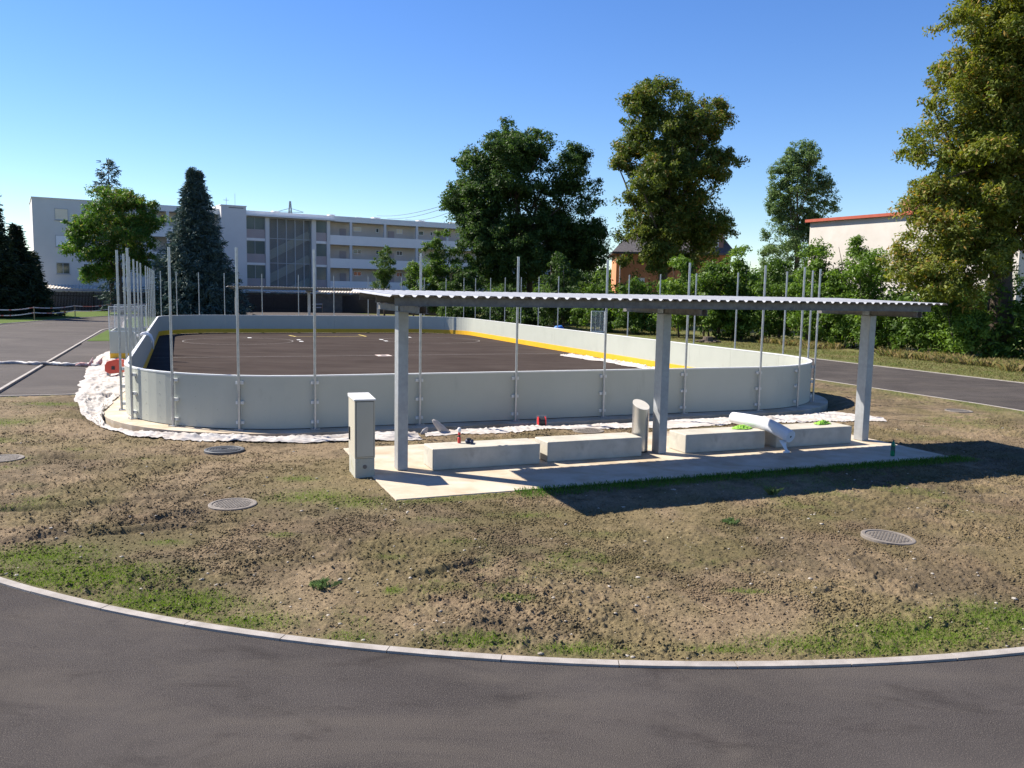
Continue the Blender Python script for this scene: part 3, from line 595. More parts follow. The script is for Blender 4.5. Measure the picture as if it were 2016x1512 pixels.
# team boxes either side
def mesh_panel(mb, x0, x1, y, z0, z1, sx=.05, sz=.2):
    mb.bar((x0, y, z0), (x0, y, z1), .03, .03); mb.bar((x1, y, z0), (x1, y, z1), .03, .03)
    mb.bar((x0, y, z1), (x1, y, z1), .03, .03); mb.bar((x0, y, z0), (x1, y, z0), .03, .03)
    k = int((z1 - z0) / .05)
    for i in range(1, k): z = z0 + (z1 - z0) * i / k; mb.bar((x0, y, z), (x1, y, z), .012, .012)
    k = int((x1 - x0) / .2)
    for i in range(1, k): x = x0 + (x1 - x0) * i / k; mb.bar((x, y, z0), (x, y, z1), .006, .006)
def teambox(side, label):
    u0, u1 = (-1.42, -.14) if side < 0 else (20.75, 21.5)
    t = thing('team_box', label, 'team box', (*rw(u0, 19.3), 0), TH, 'fenced boxes at the half-way line')
    w = u1 - u0; xo = 0 if side < 0 else w; D_ = 3.2
    for y in ((0, D_) if side < 0 else (0,)):
        b = MB().box(0, w, y, y + .06, .28, 1.17).build('board_panel', M['board'], t); MB().box(0, w, y - .004, y + .064, .012, .278).build('kick_strip', M['yellow'], b)
        mb = MB(); mesh_panel(mb, 0.0, w, y + .03, 1.18, 2.2); mb.build('mesh_panel', M['capm'], t)
    xs = (0, .06) if side < 0 else (w - .06, w)
    if side > 0: return
    b = MB().box(xs[0], xs[1], .062, D_ - .002, .28, 1.17).build('board_panel', M['board'], t); MB().box(xs[0] - .004, xs[1] + .004, .066, D_ - .006, .012, .278).build('kick_strip', M['yellow'], b)
    if side < 0:
        MB().box(w - .09, w + .03, -.10, -.02, 0, 2.27).build('gate_post', M['galv'], t)
teambox(-1, 'grey team box with wire mesh on the left side of the rink'); teambox(1, 'team box with wire mesh beyond the right boards')
# white cloth knotted to the left rail
mb = MB(); random.seed(4)
t = thing('cloth_strip', 'pale cloth strip knotted over the left board rail', 'cloth', (*rw(.0, 15.7), 1.2), TH)
mb.tube([(-.12, 0, .02), (-.02, .03, .08), (.10, 0, .10), (.25, -.05, .02), (.33, -.06, -.2), (.34, -.03, -.5)], [.03, .06, .07, .06, .05, .03], 8); mb.tube([(-.12, .1, .06), (-.2, .2, -.02), (-.3, .1, .12)], [.05, .04, .02], 8); mb.build('cloth', M['roll'], t, smooth=True)

# ================================================================== WHITE FLEECE SHEETS
def sheet(name, A, B, nl, nw, amp, seed, label, cat='fleece', base=0.015, freq=5.0, local=True, ma=None, hfun=True):
    A = resample(A, nl); B = resample(B, nl); s = np.linspace(0, 1, nw)[None, :, None]
    G_ = A[:, None] * (1 - s) + B[:, None] * s; u = G_[..., 0]; v = G_[..., 1]
    jit = (fbm(u, v, 1.3, 3, seed + 3) - .5) * .5
    edge = np.abs(s[..., 0] * 2 - 1) ** 3
    nrm = (B - A); nrm = nrm / np.linalg.norm(nrm, axis=1)[:, None]
    u = u + nrm[:, None, 0] * jit * edge * .6; v = v + nrm[:, None, 1] * jit * edge * .6
    x = RO.x + u * math.cos(TH) - v * math.sin(TH); y = RO.y + u * math.sin(TH) + v * math.cos(TH)
    arc = np.r_[0, np.cumsum(np.linalg.norm(np.diff((A + B) / 2, axis=0), axis=1))][:, None]; wid = np.linalg.norm(B - A, axis=1)[:, None]; cr = s[..., 0] * wid
    wx = (fbm(arc + cr * 0, cr, .9, 3, seed + 11) - .5) * 1.4; wy = (fbm(arc + cr * 0, cr, 1.3, 3, seed + 13) - .5) * .8
    w1 = 1 - np.abs(fbm(arc * .45 + wx, cr * 1.8 + wy, 1.3, 2, seed) * 2 - 1); w2 = 1 - np.abs(fbm(arc * .8 + wy * 1.5, cr * 2.6 + wx, 2.0, 2, seed + 7) * 2 - 1); w3 = 1 - np.abs(fbm(arc * 1.6 + wx * 1.5, cr * 2.4 - wy, 3.0, 2, seed + 9) * 2 - 1)
    hh = (w1 ** 5) * amp * .8 + (w2 ** 6) * amp * .38 + (w3 ** 10) * amp * .14
    gz = np.maximum(dirt_h(x, y), -.12) if hfun else 0.0
    ul, vl = to_rl(x, y); onslab = dist_rink_edge(ul, vl) < .54
    gz = np.where(onslab, -.004, gz); gz = np.where((ul < .2) & (vl > 7.4), np.maximum(gz, -.01), gz)
    z = gz + base + hh * (1 - edge * .75)
    idx = np.arange(nl * nw).reshape(nl, nw); Fq = np.stack([idx[:-1, :-1], idx[1:, :-1], idx[1:, 1:], idx[:-1, 1:]], -1).reshape(-1, 4)
    o = npmesh(name, np.stack([x, y, z], -1).reshape(-1, 3), Fq, ma or M['fabric'], smooth=True)
    return tag(o, label, cat)
fo = [(-1.73, 24.7), (-2.11, 21.5), (-1.95, 18), (-1.86, 15), (-1.69, 11.07), (-1.53, 8.27), (-1.32, 5.97), (-1.0, 3.97), (-.59, 2.4), (-.17, .83), (.37, -.03), (1.19, -.79), (2.13, -1.38), (2.66, -1.45), (3.61, -1.79), (4.5, -1.85), (4.98, -2.0), (5.74, -2.16), (6.02, -2.14)]
fi = [(-1.5, 24.9), (-.4, 21.6), (-.25, 18), (-.2, 14), (-.22, 10), (-.3, 7.13), (-.43, 5.0), (-.48, 4.06), (-.40, 2.73), (-.2, 1.95), (.14, 1.25), (.68, .42), (1.44, -.25), (2.43, -.7), (3.55, -.85), (4.69, -.95), (5.31, -.9), (6.0, -1.3)]
# keep both sides in step by re-sampling on the same parameter
sheet('fleece_sheet', fo, fi, 700, 46, .10, 201, 'long crumpled white fleece sheet curling round the left corner of the rink')
sheet('fleece_sheet', [(6.25, -1.3), (7.84, -.72), (10.2, -.62), (11.85, -.7), (12.62, -.95), (13.6, -.9)], [(6.17, -1.75), (7.49, -1.72), (9.1, -1.6), (11.11, -1.94), (11.88, -2.15), (13.5, -2.15)], 200, 18, .035, 231, 'crumpled white fleece strip lying behind the two left benches')
sheet('fleece_sheet', [(13.4, -.85), (14.79, -.78), (18.01, -1.0), (18.2, -1.5), (18.5, -2.15)], [(13.3, -2.15), (15.0, -2.2), (16.4, -2.3), (17.25, -2.45), (18.1, -2.7)], 170, 26, .03, 251, 'flat wrinkled white fleece sheet behind the two right benches')
sheet('fleece_sheet', [(19.5, 18.9), (19.9, 15), (19.95, 11.5), (19.5, 7)], [(18.7, 18.7), (19.2, 15), (19.2, 11.5), (18.7, 7)], 220, 20, .14, 271, 'crumpled white fleece along the inside foot of the right boards', hfun=False, base=.02)
# upright fold sticking up near the second sheet
mb = MB(); mb.tube([(0, 0, 0), (-.14, .05, .14), (-.26, .08, .27), (-.32, .1, .33)], [.10, .085, .06, .02], 8); mb.tube([(-.55, 0, 0), (-.5, .02, .1), (-.45, 0, .17)], [.08, .06, .02], 8)
o = mb.build('fleece_fold', M['fabric'], smooth=True, loc=(*rw(6.75, -1.4), -.02), rz=TH); o.scale = (1, .5, 1); tag(o, 'peaked white fold of fleece standing behind the left shelter column', 'fleece')
# twisted barrier tape lying on the pavement at left
mb = MB(); random.seed(9); pts = []; rad = []
for k in range(60):
    uu = -7.2 + k * .095; pts.append((*rw(uu, 19.0 - k * .045 + .1 * math.sin(k * .5)), .035 + .03 * abs(math.sin(k * .7)))); rad.append(.06 + .05 * abs(math.sin(k * .37 + 1)) * random.random())
mb.tube(pts, rad, 8); o = mb.build('twisted_sheet', mat('grey_foil', (.42, .40, .40), (.10, .09, .09), scale=2.4, rough=.6, bump=.5, bscale=9, c3=(.8, .78, .76), s3=3.1, f3=.9), smooth=True); tag(o, 'twisted grey and white foil strip lying across the left pavement', 'foil')
mb = MB(); mb.tube([(0, 0, .04), (.4, 0, .12), (.8, .02, .10), (1.1, 0, .05)], [.05, .12, .10, .04], 8); mb.tube([(1.0, 0, 0), (1.15, .1, .3), (1.2, .1, .5)], [.16, .10, .02], 7); mb.tube([(1.5, 0, 0), (1.75, .1, .3), (1.85, .15, .52)], [.2, .13, .03], 7)
o = mb.build('red_bag', mat('faded_red_cloth', (.34, .07, .07), (.55, .42, .40), scale=4, rough=.8), smooth=True, loc=(*rw(-2.45, 16.7), -.01), rz=0); o.scale = (.55, .55, .7); tag(o, 'crumpled red and white sacking beside the fleece on the left pavement', 'sack')
# red toolbox
t = thing('red_case', 'orange-red plastic machine case standing on the fleece by the left boards', 'tool case', (*rw(-.78, 12.3), .10), R_(4))
mb = MB(); pr = [(-.28, .10), (-.28, .30), (-.20, .44), (.10, .52), (.27, .48), (.27, .06), (-.12, .02)]
vs = [(x, y, z) for y in (-.15, .15) for x, z in pr]; n = len(pr); mb.add(vs, [tuple(range(n)), tuple(range(n, 2 * n))[::-1]] + [(k, k + n, (k + 1) % n + n, (k + 1) % n) for k in range(n)])
mb.build('body', M['red'], t, bevel=.02); MB().box(-.05, .06, -.165, -.152, .16, .28).build('panel', M['dark'], t, bevel=.004)
mb = MB(); mb.box(-.24, -.18, -.10, .10, -.06, .06); mb.box(.16, .22, -.10, .10, -.06, .06); mb.build('feet', M['galv'], t)
# cable reel
t = thing('cable_reel', 'red cable reel with black cable standing on the concrete footing', 'cable reel', (*rw(9.2, -1.0), -.03), R_(7))
f1 = MB()
for sx in (-.085, .085):
    mb = MB(); mb.tube([(sx - .008, 0, .13), (sx + .008, 0, .13)], [.125, .125], 24); mb.build('flange', M['bred'], t, smooth=False)
MB().tube([(-.075, 0, .13), (.075, 0, .13)], [.104, .104], 18).build('cable', M['dark'], t)
mb = MB(); mb.tube([(-.11, 0, .0), (-.12, 0, .28), (.12, 0, .28), (.11, 0, .0)], [.007] * 4, 6); mb.build('frame', M['galv'], t)

# ================================================================== SHELTER
def make_shelter(label, origin, rz):
    t = thing('shelter', label, 'shelter', (*origin, 0), rz, 'open corrugated shelters')
    # roof sheet
    mb = MB(); prof = []; x = 0.05
    while x < 11.45:
        prof += [(x, 0), (x + .032, .033), (x + .138, .033), (x + .17, 0)]; x += .2
    nf, nb = .62, 3.66; zf, zb = 3.03, 3.095; n = len(prof); nm = 2; V = []
    for off in (.0035, 0.0):
        for y, z in ((nf, zf), (nb, zb)): V += [(px, y, z + pz + off) for px, pz in prof]
    fs = [(k, k + 1, n + k + 1, n + k) for k in range(n - 1)] + [(2 * n + k, 3 * n + k, 3 * n + k + 1, 2 * n + k + 1) for k in range(n - 1)]
    fs += [(k, 2 * n + k, 2 * n + k + 1, k + 1) for k in range(n - 1)] + [(n + k, n + k + 1, 3 * n + k + 1, 3 * n + k) for k in range(n - 1)]
    mb.add(V, fs).build('roof', M['galvroof'], t)
    zr = lambda y: zf + (y - nf) / (nb - nf) * (zb - zf) - .003
    for y in (.78, 2.12, 3.46):
        for (xa, xb) in ((.16, 4.0), (4.006, 7.9), (7.906, 11.34)):
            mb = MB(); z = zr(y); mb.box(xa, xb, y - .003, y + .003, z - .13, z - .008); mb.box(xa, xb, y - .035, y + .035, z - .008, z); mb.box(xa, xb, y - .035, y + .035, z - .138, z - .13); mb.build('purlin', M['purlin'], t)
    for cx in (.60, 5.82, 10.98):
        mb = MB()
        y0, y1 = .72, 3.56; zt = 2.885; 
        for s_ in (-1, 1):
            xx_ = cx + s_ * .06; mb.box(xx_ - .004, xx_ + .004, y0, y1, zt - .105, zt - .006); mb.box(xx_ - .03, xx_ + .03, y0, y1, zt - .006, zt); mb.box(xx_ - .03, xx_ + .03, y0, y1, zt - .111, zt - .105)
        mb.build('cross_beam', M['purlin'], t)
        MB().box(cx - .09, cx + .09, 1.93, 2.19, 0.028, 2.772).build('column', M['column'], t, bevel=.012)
        mb = MB(); mb.box(cx - .088, cx + .088, 1.96, 2.16, 2.774, 2.884); mb.build('bracket', M['galv'], t)
    return t
make_shelter('near open shelter with corrugated metal roof on three square steel columns over concrete benches', SO, TS)
make_shelter('far corrugated shelter beyond the far end of the rink', rw(15.93 + .15, 47.1), TH + math.pi)
mb = MB().box(0, 11.35, 0, 4.25, -.12, .026); o = mb.build('shelter_slab', M['slab'], loc=(*SO, 0), rz=TS, bevel=.006); tag(o, kind='structure')
o = MB().box(0, 11.35, 0, 4.25, -.12, .026).build('far_slab', M['slab'], loc=(*rw(16.08, 47.1), 0), rz=TH + math.pi, bevel=.006); tag(o, kind='structure')
for (ua, ub, na, nb_, lb) in ((1.09, 3.12, 1.76, 2.36, 'leftmost pale concrete block bench, with a red canister standing on it'), (3.30, 5.30, 1.84, 2.44, 'second concrete block bench, with nothing on it, left of the steel bin'),
                              (6.28, 8.20, 1.83, 2.44, 'third concrete block bench, right of the middle column'), (8.46, 10.46, 1.80, 2.42, 'rightmost concrete block bench, a green vest on its right end')):
    o = MB().box(0, ub - ua, 0, nb_ - na, 0.0, .375).build('concrete_bench', M['conc'], loc=(*sw(ua, na), .028), rz=TS, bevel=.018); tag(o, lb, 'bench', 'concrete block benches under the shelter')
# cabinet
t = thing('utility_cabinet', 'beige utility cabinet on a concrete base beside the left shelter column', 'cabinet', (*sw(-.29, 1.66), 0), TS - R_(2))
MB().box(.008, .332, .008, .642, -.08, .33).build('base', M['cabbase'], t, bevel=.008)
MB().box(0, .34, 0, .65, .334, 1.30).build('body', M['cab'], t, bevel=.01)
MB().box(.022, .318, -.004, -.0005, .359, 1.291).build('door_gap', M['dark'], t)  # dark backing that stands in for the shaded gap round the door
MB().box(.028, .312, -.016, -.0042, .365, 1.285).build('door', M['cab'], t, bevel=.004)
mb = MB(); mb.add([(-.012, -.02, 1.302), (.352, -.02, 1.302), (.352, .67, 1.302), (-.012, .67, 1.302), (-.012, -.02, 1.33), (.352, -.02, 1.33), (.352, .67, 1.36), (-.012, .67, 1.36)], [(0, 3, 2, 1), (4, 5, 6, 7), (0, 1, 5, 4), (1, 2, 6, 5), (2, 3, 7, 6), (3, 0, 4, 7)]); mb.build('lid', M['cablid'], t, bevel=.006)
MB().box(-.02, 0, .47, .53, .58, .80).build('handle', M['dark'], t, bevel=.004)
MB().tube([(.17, .008, .19), (.17, .0, .19)], [.035, .035], 20).build('plug', M['coverring'], t)
# litter bin
t = thing('litter_bin', 'brushed steel cylindrical bin with slanted top beside the middle column', 'litter bin', (*sw(5.52, 2.30), .028), TS)
n = 40; r = .165; top = lambda a: .94 + .085 * math.cos(a - R_(97))
mb = MB(); V = [(r * math.cos(2 * math.pi * k / n), r * math.sin(2 * math.pi * k / n), .03) for k in range(n)] + [(r * math.cos(2 * math.pi * k / n), r * math.sin(2 * math.pi * k / n), top(2 * math.pi * k / n)) for k in range(n)]
mb.add(V, [(k, (k + 1) % n, n + (k + 1) % n, n + k) for k in range(n)]); mb.build('body', M['inox'], t)
MB().add([(r * 1.005 * math.cos(2 * math.pi * k / n), r * 1.005 * math.sin(2 * math.pi * k / n), top(2 * math.pi * k / n) + .002) for k in range(n)] + [(r * 1.005 * math.cos(2 * math.pi * k / n), r * 1.005 * math.sin(2 * math.pi * k / n), top(2 * math.pi * k / n) - .006) for k in range(n)], [tuple(range(n))] + [(k + n, n + (k + 1) % n, (k + 1) % n, k) for k in range(n)]).build('lid', M['inoxlit'], t)
MB().lathe([(r - .01, 0), (r - .01, .03)], 32).build('foot_ring', M['dark'], t)
# bench-top things
t = thing('torch', 'red and black cylindrical tool with pale top standing on the leftmost bench', 'hand tool', (*sw(1.71, 2.2), .403), 0)
MB().lathe([(.028, 0), (.03, .01), (.03, .10), (.026, .11)], 16).build('body', M['bred'], t, smooth=True); MB().lathe([(.022, .11), (.022, .15)], 16).build('collar', M['dark'], t)
MB().lathe([(.024, .15), (.024, .20)], 16).build('sleeve', M['bred'], t); MB().lathe([(.026, .20), (.034, .235), (.034, .27), (.02, .285)], 16).build('cap', M['roll'], t, smooth=True)
t = thing('power_tool', 'small dark blue-black tool lying right of the red canister on the bench', 'hand tool', (*sw(1.88, 2.15), .403), TS)
mb = MB(); mb.tube([(-.06, 0, .035), (.08, .01, .035)], [.034, .03], 10); mb.tube([(0, -.02, .03), (.03, -.10, .03)], [.024, .024], 8); mb.build('body', mat('navy_plastic', (.03, .04, .09), (.05, .06, .12), scale=9, rough=.5), t, smooth=True); MB().box(-.05, .03, -.03, .03, .065, .095).build('battery', M['dark'], t, bevel=.006)
def vest(u, n, rz, label, seed):
    nn_ = 34; a = np.linspace(-1, 1, nn_); A_, B_2 = np.meshgrid(a, a, indexing='ij')
    r2 = np.hypot(A_, B_2); sx = .24 * (1 + .25 * (fbm(A_ + 5, B_2 + 5, 1.2, 2, seed) - .5) * 2); sy = .13 * (1 + .5 * (fbm(A_ + 9, B_2, 1.2, 2, seed + 1) - .5) * 2)
    h = (1 - np.abs(fbm(A_ * 2 + 7, B_2 * 2, 1.6, 3, seed + 2) * 2 - 1)) ** 3 * .07 * np.clip(1.25 - r2, 0, 1) + .004 + .03 * np.clip(1 - r2, 0, 1)
    k = np.where(r2 > 1, 1 / np.maximum(r2, 1e-6), 1)
    V = np.stack([A_ * k * sx, B_2 * k * sy, h], -1).reshape(-1, 3); idx = np.arange(nn_ * nn_).reshape(nn_, nn_)
    o = npmesh('safety_vest', V, np.stack([idx[:-1, :-1], idx[1:, :-1], idx[1:, 1:], idx[:-1, 1:]], -1).reshape(-1, 4), M['vest'], smooth=True)
    o.location = (*sw(u, n), .404); o.rotation_euler = (0, 0, TS + rz); tag(o, label, 'vest', 'bright green vests on the benches')
vest(7.86, 2.16, .1, 'crumpled bright green vest on the third bench beside the white roll', 301)
vest(10.02, 2.20, .3, 'crumpled bright green vest on the right end of the rightmost bench', 311)
t = thing('fleece_roll', 'thick white roll of fleece laid across the gap between the two right benches', 'roll', (*sw(8.3, 1.9), .403), TS)
pts = [(-.20, .90, .13), (-.14, .6, .132), (-.07, .25, .13), (-.03, .08, .122), (0, -.06, .10), (.03, -.2, .065), (.06, -.38, .015), (.10, -.60, -.05)]
MB().tube(pts, [.118, .126, .13, .132, .132, .13, .128, .125], 28).build('roll', M['roll'], t, smooth=False)
d_ = (Vector(pts[-1]) - Vector(pts[-2])).normalized(); e_ = Vector(pts[-1])
MB().tube([e_ + d_ * .001, e_ + d_ * .004], [.022, .022], 12).build('core', M['dark'], t)
mb = MB(); A_ = [(.0, -.50, -.13), (-.02, -.56, -.22), (.0, -.60, -.30), (.03, -.62, -.36)]; wd = [.10, .05, .035, .06]
V = []; 
for (x, y, z), w__ in zip(A_, wd): V += [(x - w__, y, z), (x + w__, y, z), (x + w__, y + .006, z), (x - w__, y + .006, z)]
mb.add(V, [(4 * i + a, 4 * i + (a + 1) % 4, 4 * i + 4 + (a + 1) % 4, 4 * i + 4 + a) for i in range(3) for a in range(4)]); mb.tube([(-.08, -.62, -.35), (0, -.66, -.345), (.08, -.60, -.35)], [.02, .03, .02], 8); mb.build('loose_end', M['roll'], t)
t = thing('plastic_bottle', 'green plastic bottle standing on the right end of the concrete slab', 'bottle', (7.61, 16.46, .026), .3)
MB().lathe([(.03, 0), (.043, .01), (.043, .10), (.041, .12), (.041, .20), (.043, .215), (.04, .24), (.02, .285), (.014, .30)], 20).build('body', M['bottle'], t, smooth=True)
MB().lathe([(.0425, .118), (.0425, .2)], 20).build('label_band', M['bottlelabel'], t); MB().lathe([(.016, .30), (.016, .322)], 14).build('cap', M['bottlelabel'], t)

# ================================================================== TREES
def trunk_mb(pts, rads, n=10): return MB().tube(pts, rads, n)
def crown(name, centers, crad, nleaf, lsize, cols, seed, ma, parent, droop=0.0, asp=.45, up_=.5):
    r = np.random.default_rng(seed); nc = len(centers); N = nc * nleaf
    ci = np.repeat(np.arange(nc), nleaf); d = r.normal(size=(N, 3)); d /= np.linalg.norm(d, axis=1)[:, None]
    rad = crad[ci] * (.25 + .85 * r.random(N) ** .7); off = d * rad[:, None]; off[:, 2] *= .75; off[:, 2] -= droop * rad * r.random(N)
    P = centers[ci] + off
    nrm = d * .7 + np.array((0, 0, up_)) + r.normal(size=(N, 3)) * .45; nrm /= np.linalg.norm(nrm, axis=1)[:, None]
    ta = r.normal(size=(N, 3)); ta[:, 2] -= droop * 1.5; ta -= nrm * (ta * nrm).sum(1)[:, None]; ta /= np.linalg.norm(ta, axis=1)[:, None]; tb = np.cross(nrm, ta)
    L = lsize * (.4 + .95 * r.random(N) ** 1.3)[:, None]
    V = np.stack([P - ta * L * .5, P + tb * L * asp * .5 - nrm * L * .06, P + ta * L * .5 - nrm * L * .12, P - tb * L * asp * .5 - nrm * L * .06], 1)
    ct = r.random((nc, 1))[ci] * .65 + r.random((N, 1)) * .35; c = cols(ct, P, r)
    return npmesh(name, V.reshape(-1, 3), np.arange(N * 4).reshape(N, 4), ma, parent, tint=np.repeat(c, 4, axis=0))
def ramp(c1, c2, c3=None, f3=0.0, zf=None):
    def f(t, P, r):
        c = np.array(c1) * (1 - t) + np.array(c2) * t
        if c3 is not None:
            k = (r.random((len(P), 1)) < f3 * (.3 + 1.4 * sstep(.4, .65, fbm(P[:, 0] + P[:, 1] * .7, P[:, 2], .35, 3, 5))[:, None])); c = np.where(k, np.array(c3) * (.7 + .6 * r.random((len(P), 1))), c)
        return c
    return f
def clumps(blobs, n, cr, seed, inner=.55, bough=1.5, per=14, vert=1.0, fill=.22):
    """foliage in boughs: clumps gathered on the upper outer side of limbs' ends, with gaps between"""
    r = np.random.default_rng(seed); B0 = np.array(blobs); pad = bough * .38
    w_ = B0[:, 3] * B0[:, 4] + B0[:, 4] * B0[:, 5] + B0[:, 3] * B0[:, 5]; w_ = w_ / w_.sum()
    nb = max(3, int(n * (1 - fill) / per)); bi = r.choice(len(B0), nb, p=w_); B = B0[bi]
    d = r.normal(size=(nb, 3)); d /= np.linalg.norm(d, axis=1)[:, None]; rad = inner + (1.0 - inner) * r.random(nb) ** .4
    R = np.maximum(B[:, 3:6] - pad, B[:, 3:6] * .45); C = B[:, :3] + d * rad[:, None] * R; br = bough * (.55 + .8 * r.random(nb)) * np.minimum(1, B[:, 3:6].min(1) / bough)
    k = np.repeat(np.arange(nb), per); e = r.normal(size=(len(k), 3)); e[:, 2] = np.abs(e[:, 2]) * .9 - .25; e += d[k] * .7; e /= np.linalg.norm(e, axis=1)[:, None]
    Q = C[k] + e * br[k][:, None] * (.45 + .65 * r.random((len(k), 1))) * np.array((1, 1, .8 * vert))
    nf = int(n * fill); bf = r.choice(len(B0), nf, p=w_); df = r.normal(size=(nf, 3)); df /= np.linalg.norm(df, axis=1)[:, None]
    Qf = B0[bf, :3] + df * (r.random((nf, 1)) ** .5) * np.maximum(B0[bf, 3:6] - pad, .2) * .8
    Q = np.concatenate([Q, Qf]); rr = np.concatenate([cr * (.5 + .6 * r.random(len(k))), cr * (.9 + .5 * r.random(nf))]); return Q, rr
def tree(name, label, P, blobs, n, cr, nleaf, ls, cols, seed, trunk_r=.25, trunk_top=None, limbs=14, group=None, cat='tree', droop=.2, asp=.45, ma=None, stems=None, inner=.5, bough=1.5, per=14, vert=1.0, fill=.22):
    t = thing(name, label, cat, (P[0], P[1], -.05), 0, group); C, cr_ = clumps(blobs, n, cr, seed, inner, bough, per, vert, fill)
    ok_ = C[:, 2] > .3; C = C[ok_]; cr_ = cr_[ok_]
    crown('crown', C, cr_, nleaf, ls, cols, seed + 1, ma or M['leaf'], t, droop, asp)
    r = random.Random(seed); zt = trunk_top or max(b[2] for b in blobs); mb = MB()
    for (sx, sy) in (stems or [(0, 0)]):
        pts = [(sx, sy, 0)]; 
        for k in range(1, 7): f = k / 6; pts.append((sx + (blobs[0][0] - sx) * f * .5 + r.uniform(-1, 1) * .12 * f * zt * .15 + sx * f * 2, sy + r.uniform(-1, 1) * .1 * f + sy * f, zt * f))
        mb.tube(pts, [trunk_r * 1.25] + [trunk_r * (1 - .8 * k / 6) for k in range(1, 7)], 10)
        for k in range(limbs):
            c = C[r.randrange(len(C))]; f = r.uniform(.25, .85); b = Vector(pts[0]).lerp(Vector(pts[-1]), f); i = min(5, int(f * 6)); b = Vector(pts[i]).lerp(Vector(pts[i + 1]), f * 6 - i)
            if c[2] < b.z * .8: continue
            m_ = b.lerp(Vector(c), .5) + Vector((r.uniform(-.3, .3), r.uniform(-.3, .3), r.uniform(-.1, .5)))
            rr = trunk_r * (1 - .7 * f) * .45; mb.tube([b, m_, Vector(c)], [rr, rr * .6, rr * .2], 6)
    mb.build('trunk', M['bark'], t, smooth=True); return t
def at(x, y, Yd):
    """point on the ground plan where image column x has depth Yd; also metres of height for image row y"""
    k = (x - 1008) / F_PX; X_ = k * Yd; hor = 572.3 + (x - 1008) * .0189; return X_, Yd, CAM_H + (hor - y) * Yd / F_PX
g_green = ramp((.045, .09, .02), (.11, .17, .035)); g_dark = ramp((.030, .062, .018), (.085, .14, .035)); g_light = ramp((.075, .14, .03), (.13, .20, .045))
g_chest = ramp((.06, .095, .02), (.145, .175, .036), (.24, .17, .045), .09); g_chestb = ramp((.09, .13, .022), (.21, .22, .04), (.30, .20, .055), .17); g_blue = ramp((.035, .065, .055), (.11, .16, .14)); g_poplar = ramp((.07, .13, .04), (.17, .24, .09))
# big horse chestnut on the right
X0, Y0, _ = at(1965, 0, 46); s_ = 46 / F_PX
def bl(x, y, rx, ry, Yd, X0, dy=0, dep=None):
    X_, _, z = at(x, y, Yd); q = Yd / F_PX; return (X_ - X0, dy, z, rx * q, dep if dep else rx * q * .9, ry * q)
B1 = [bl(1930, 200, 120, 210, 46, X0), bl(2030, 120, 150, 260, 46, X0), bl(1925, 60, 95, 130, 46, X0, -.8), bl(1885, 330, 130, 110, 46, X0, -.6), bl(1850, 430, 130, 85, 46, X0, -1.0), bl(1820, 500, 110, 70, 46, X0, -1.6), bl(1790, 555, 75, 50, 46, X0, -1.8), bl(1990, 380, 110, 95, 46, X0, -1.2), bl(1775, 395, 55, 32, 46, X0, -.5), bl(2060, 300, 120, 160, 46, X0), bl(1800, 240, 42, 26, 46, X0), bl(1840, 150, 40, 60, 46, X0), bl(2060, 510, 70, 70, 46, X0, -.8), bl(1868, 120, 80, 105, 46, X0, -.8), bl(1860, 30, 60, 80, 46, X0, -.8), bl(1835, 250, 75, 60, 46, X0, -.8), bl(1875, 250, 85, 70, 46, X0, -1), bl(1990, 130, 120, 120, 46, X0, -1.5), bl(1840, 480, 100, 85, 46, X0, -1.2), bl(1960, 260, 130, 130, 46, X0, -1.5), bl(1760, 520, 45, 50, 46, X0, -1.5), bl(1900, 380, 130, 110, 46, X0, -1.5)]
tree('chestnut_tree', 'huge horse chestnut with browning leaves and dark trunk at the right edge', (X0, Y0), B1, 3900, .52, 62, .25, g_chestb, 41, bough=1.35, per=16, inner=.5, trunk_r=.72, trunk_top=15, limbs=26, group='tall broadleaf trees', droop=.5, asp=.38, stems=[(0, 0)])
X0, Y0, _ = at(1300, 0, 78); X0 -= .0
B2 = [bl(1300, 250, 88, 88, 78, X0), bl(1255, 215, 45, 50, 78, X0, -1), bl(1345, 225, 60, 50, 78, X0), bl(1320, 330, 100, 90, 78, X0), bl(1265, 350, 70, 70, 78, X0, -2), bl(1370, 400, 65, 80, 78, X0), bl(1290, 440, 85, 65, 78, X0), bl(1230, 270, 42, 36, 78, X0), bl(1388, 300, 32, 70, 78, X0), bl(1340, 500, 75, 45, 78, X0, 1), bl(1372, 465, 42, 42, 78, X0, 1), bl(1275, 500, 55, 35, 78, X0, -1), bl(1320, 440, 100, 60, 78, X0), bl(1300, 330, 95, 100, 78, X0)]
tree('chestnut_tree', 'tall oval horse chestnut in front of the dark-roofed orange house', (X0, Y0), B2, 2300, .66, 66, .32, g_chest, 51, bough=1.5, per=15, trunk_r=.55, trunk_top=17, limbs=18, group='tall broadleaf trees', droop=.5, asp=.42)
X0, Y0, _ = at(1020, 0, 86)
B3 = [bl(985, 380, 100, 110, 86, X0), bl(1020, 300, 60, 40, 86, X0), bl(930, 420, 55, 90, 86, X0), bl(1110, 350, 48, 60, 86, X0), bl(1100, 450, 75, 90, 86, X0, 1), bl(1010, 500, 110, 70, 86, X0), bl(960, 330, 40, 40, 86, X0), bl(1150, 490, 45, 50, 86, X0), bl(900, 400, 30, 25, 86, X0)]
tree('beech_tree', 'broad dark green tree with a rounded two-part crown, left of the tall chestnut', (X0, Y0), B3, 3300, .72, 66, .30, g_dark, 61, bough=1.6, per=14, vert=1.3, fill=.32, trunk_r=.4, trunk_top=14, limbs=16, group='tall broadleaf trees', stems=[(-.8, 0), (.9, .3), (.1, -.4)], droop=.1)
X0, Y0, _ = at(1560, 0, 97)
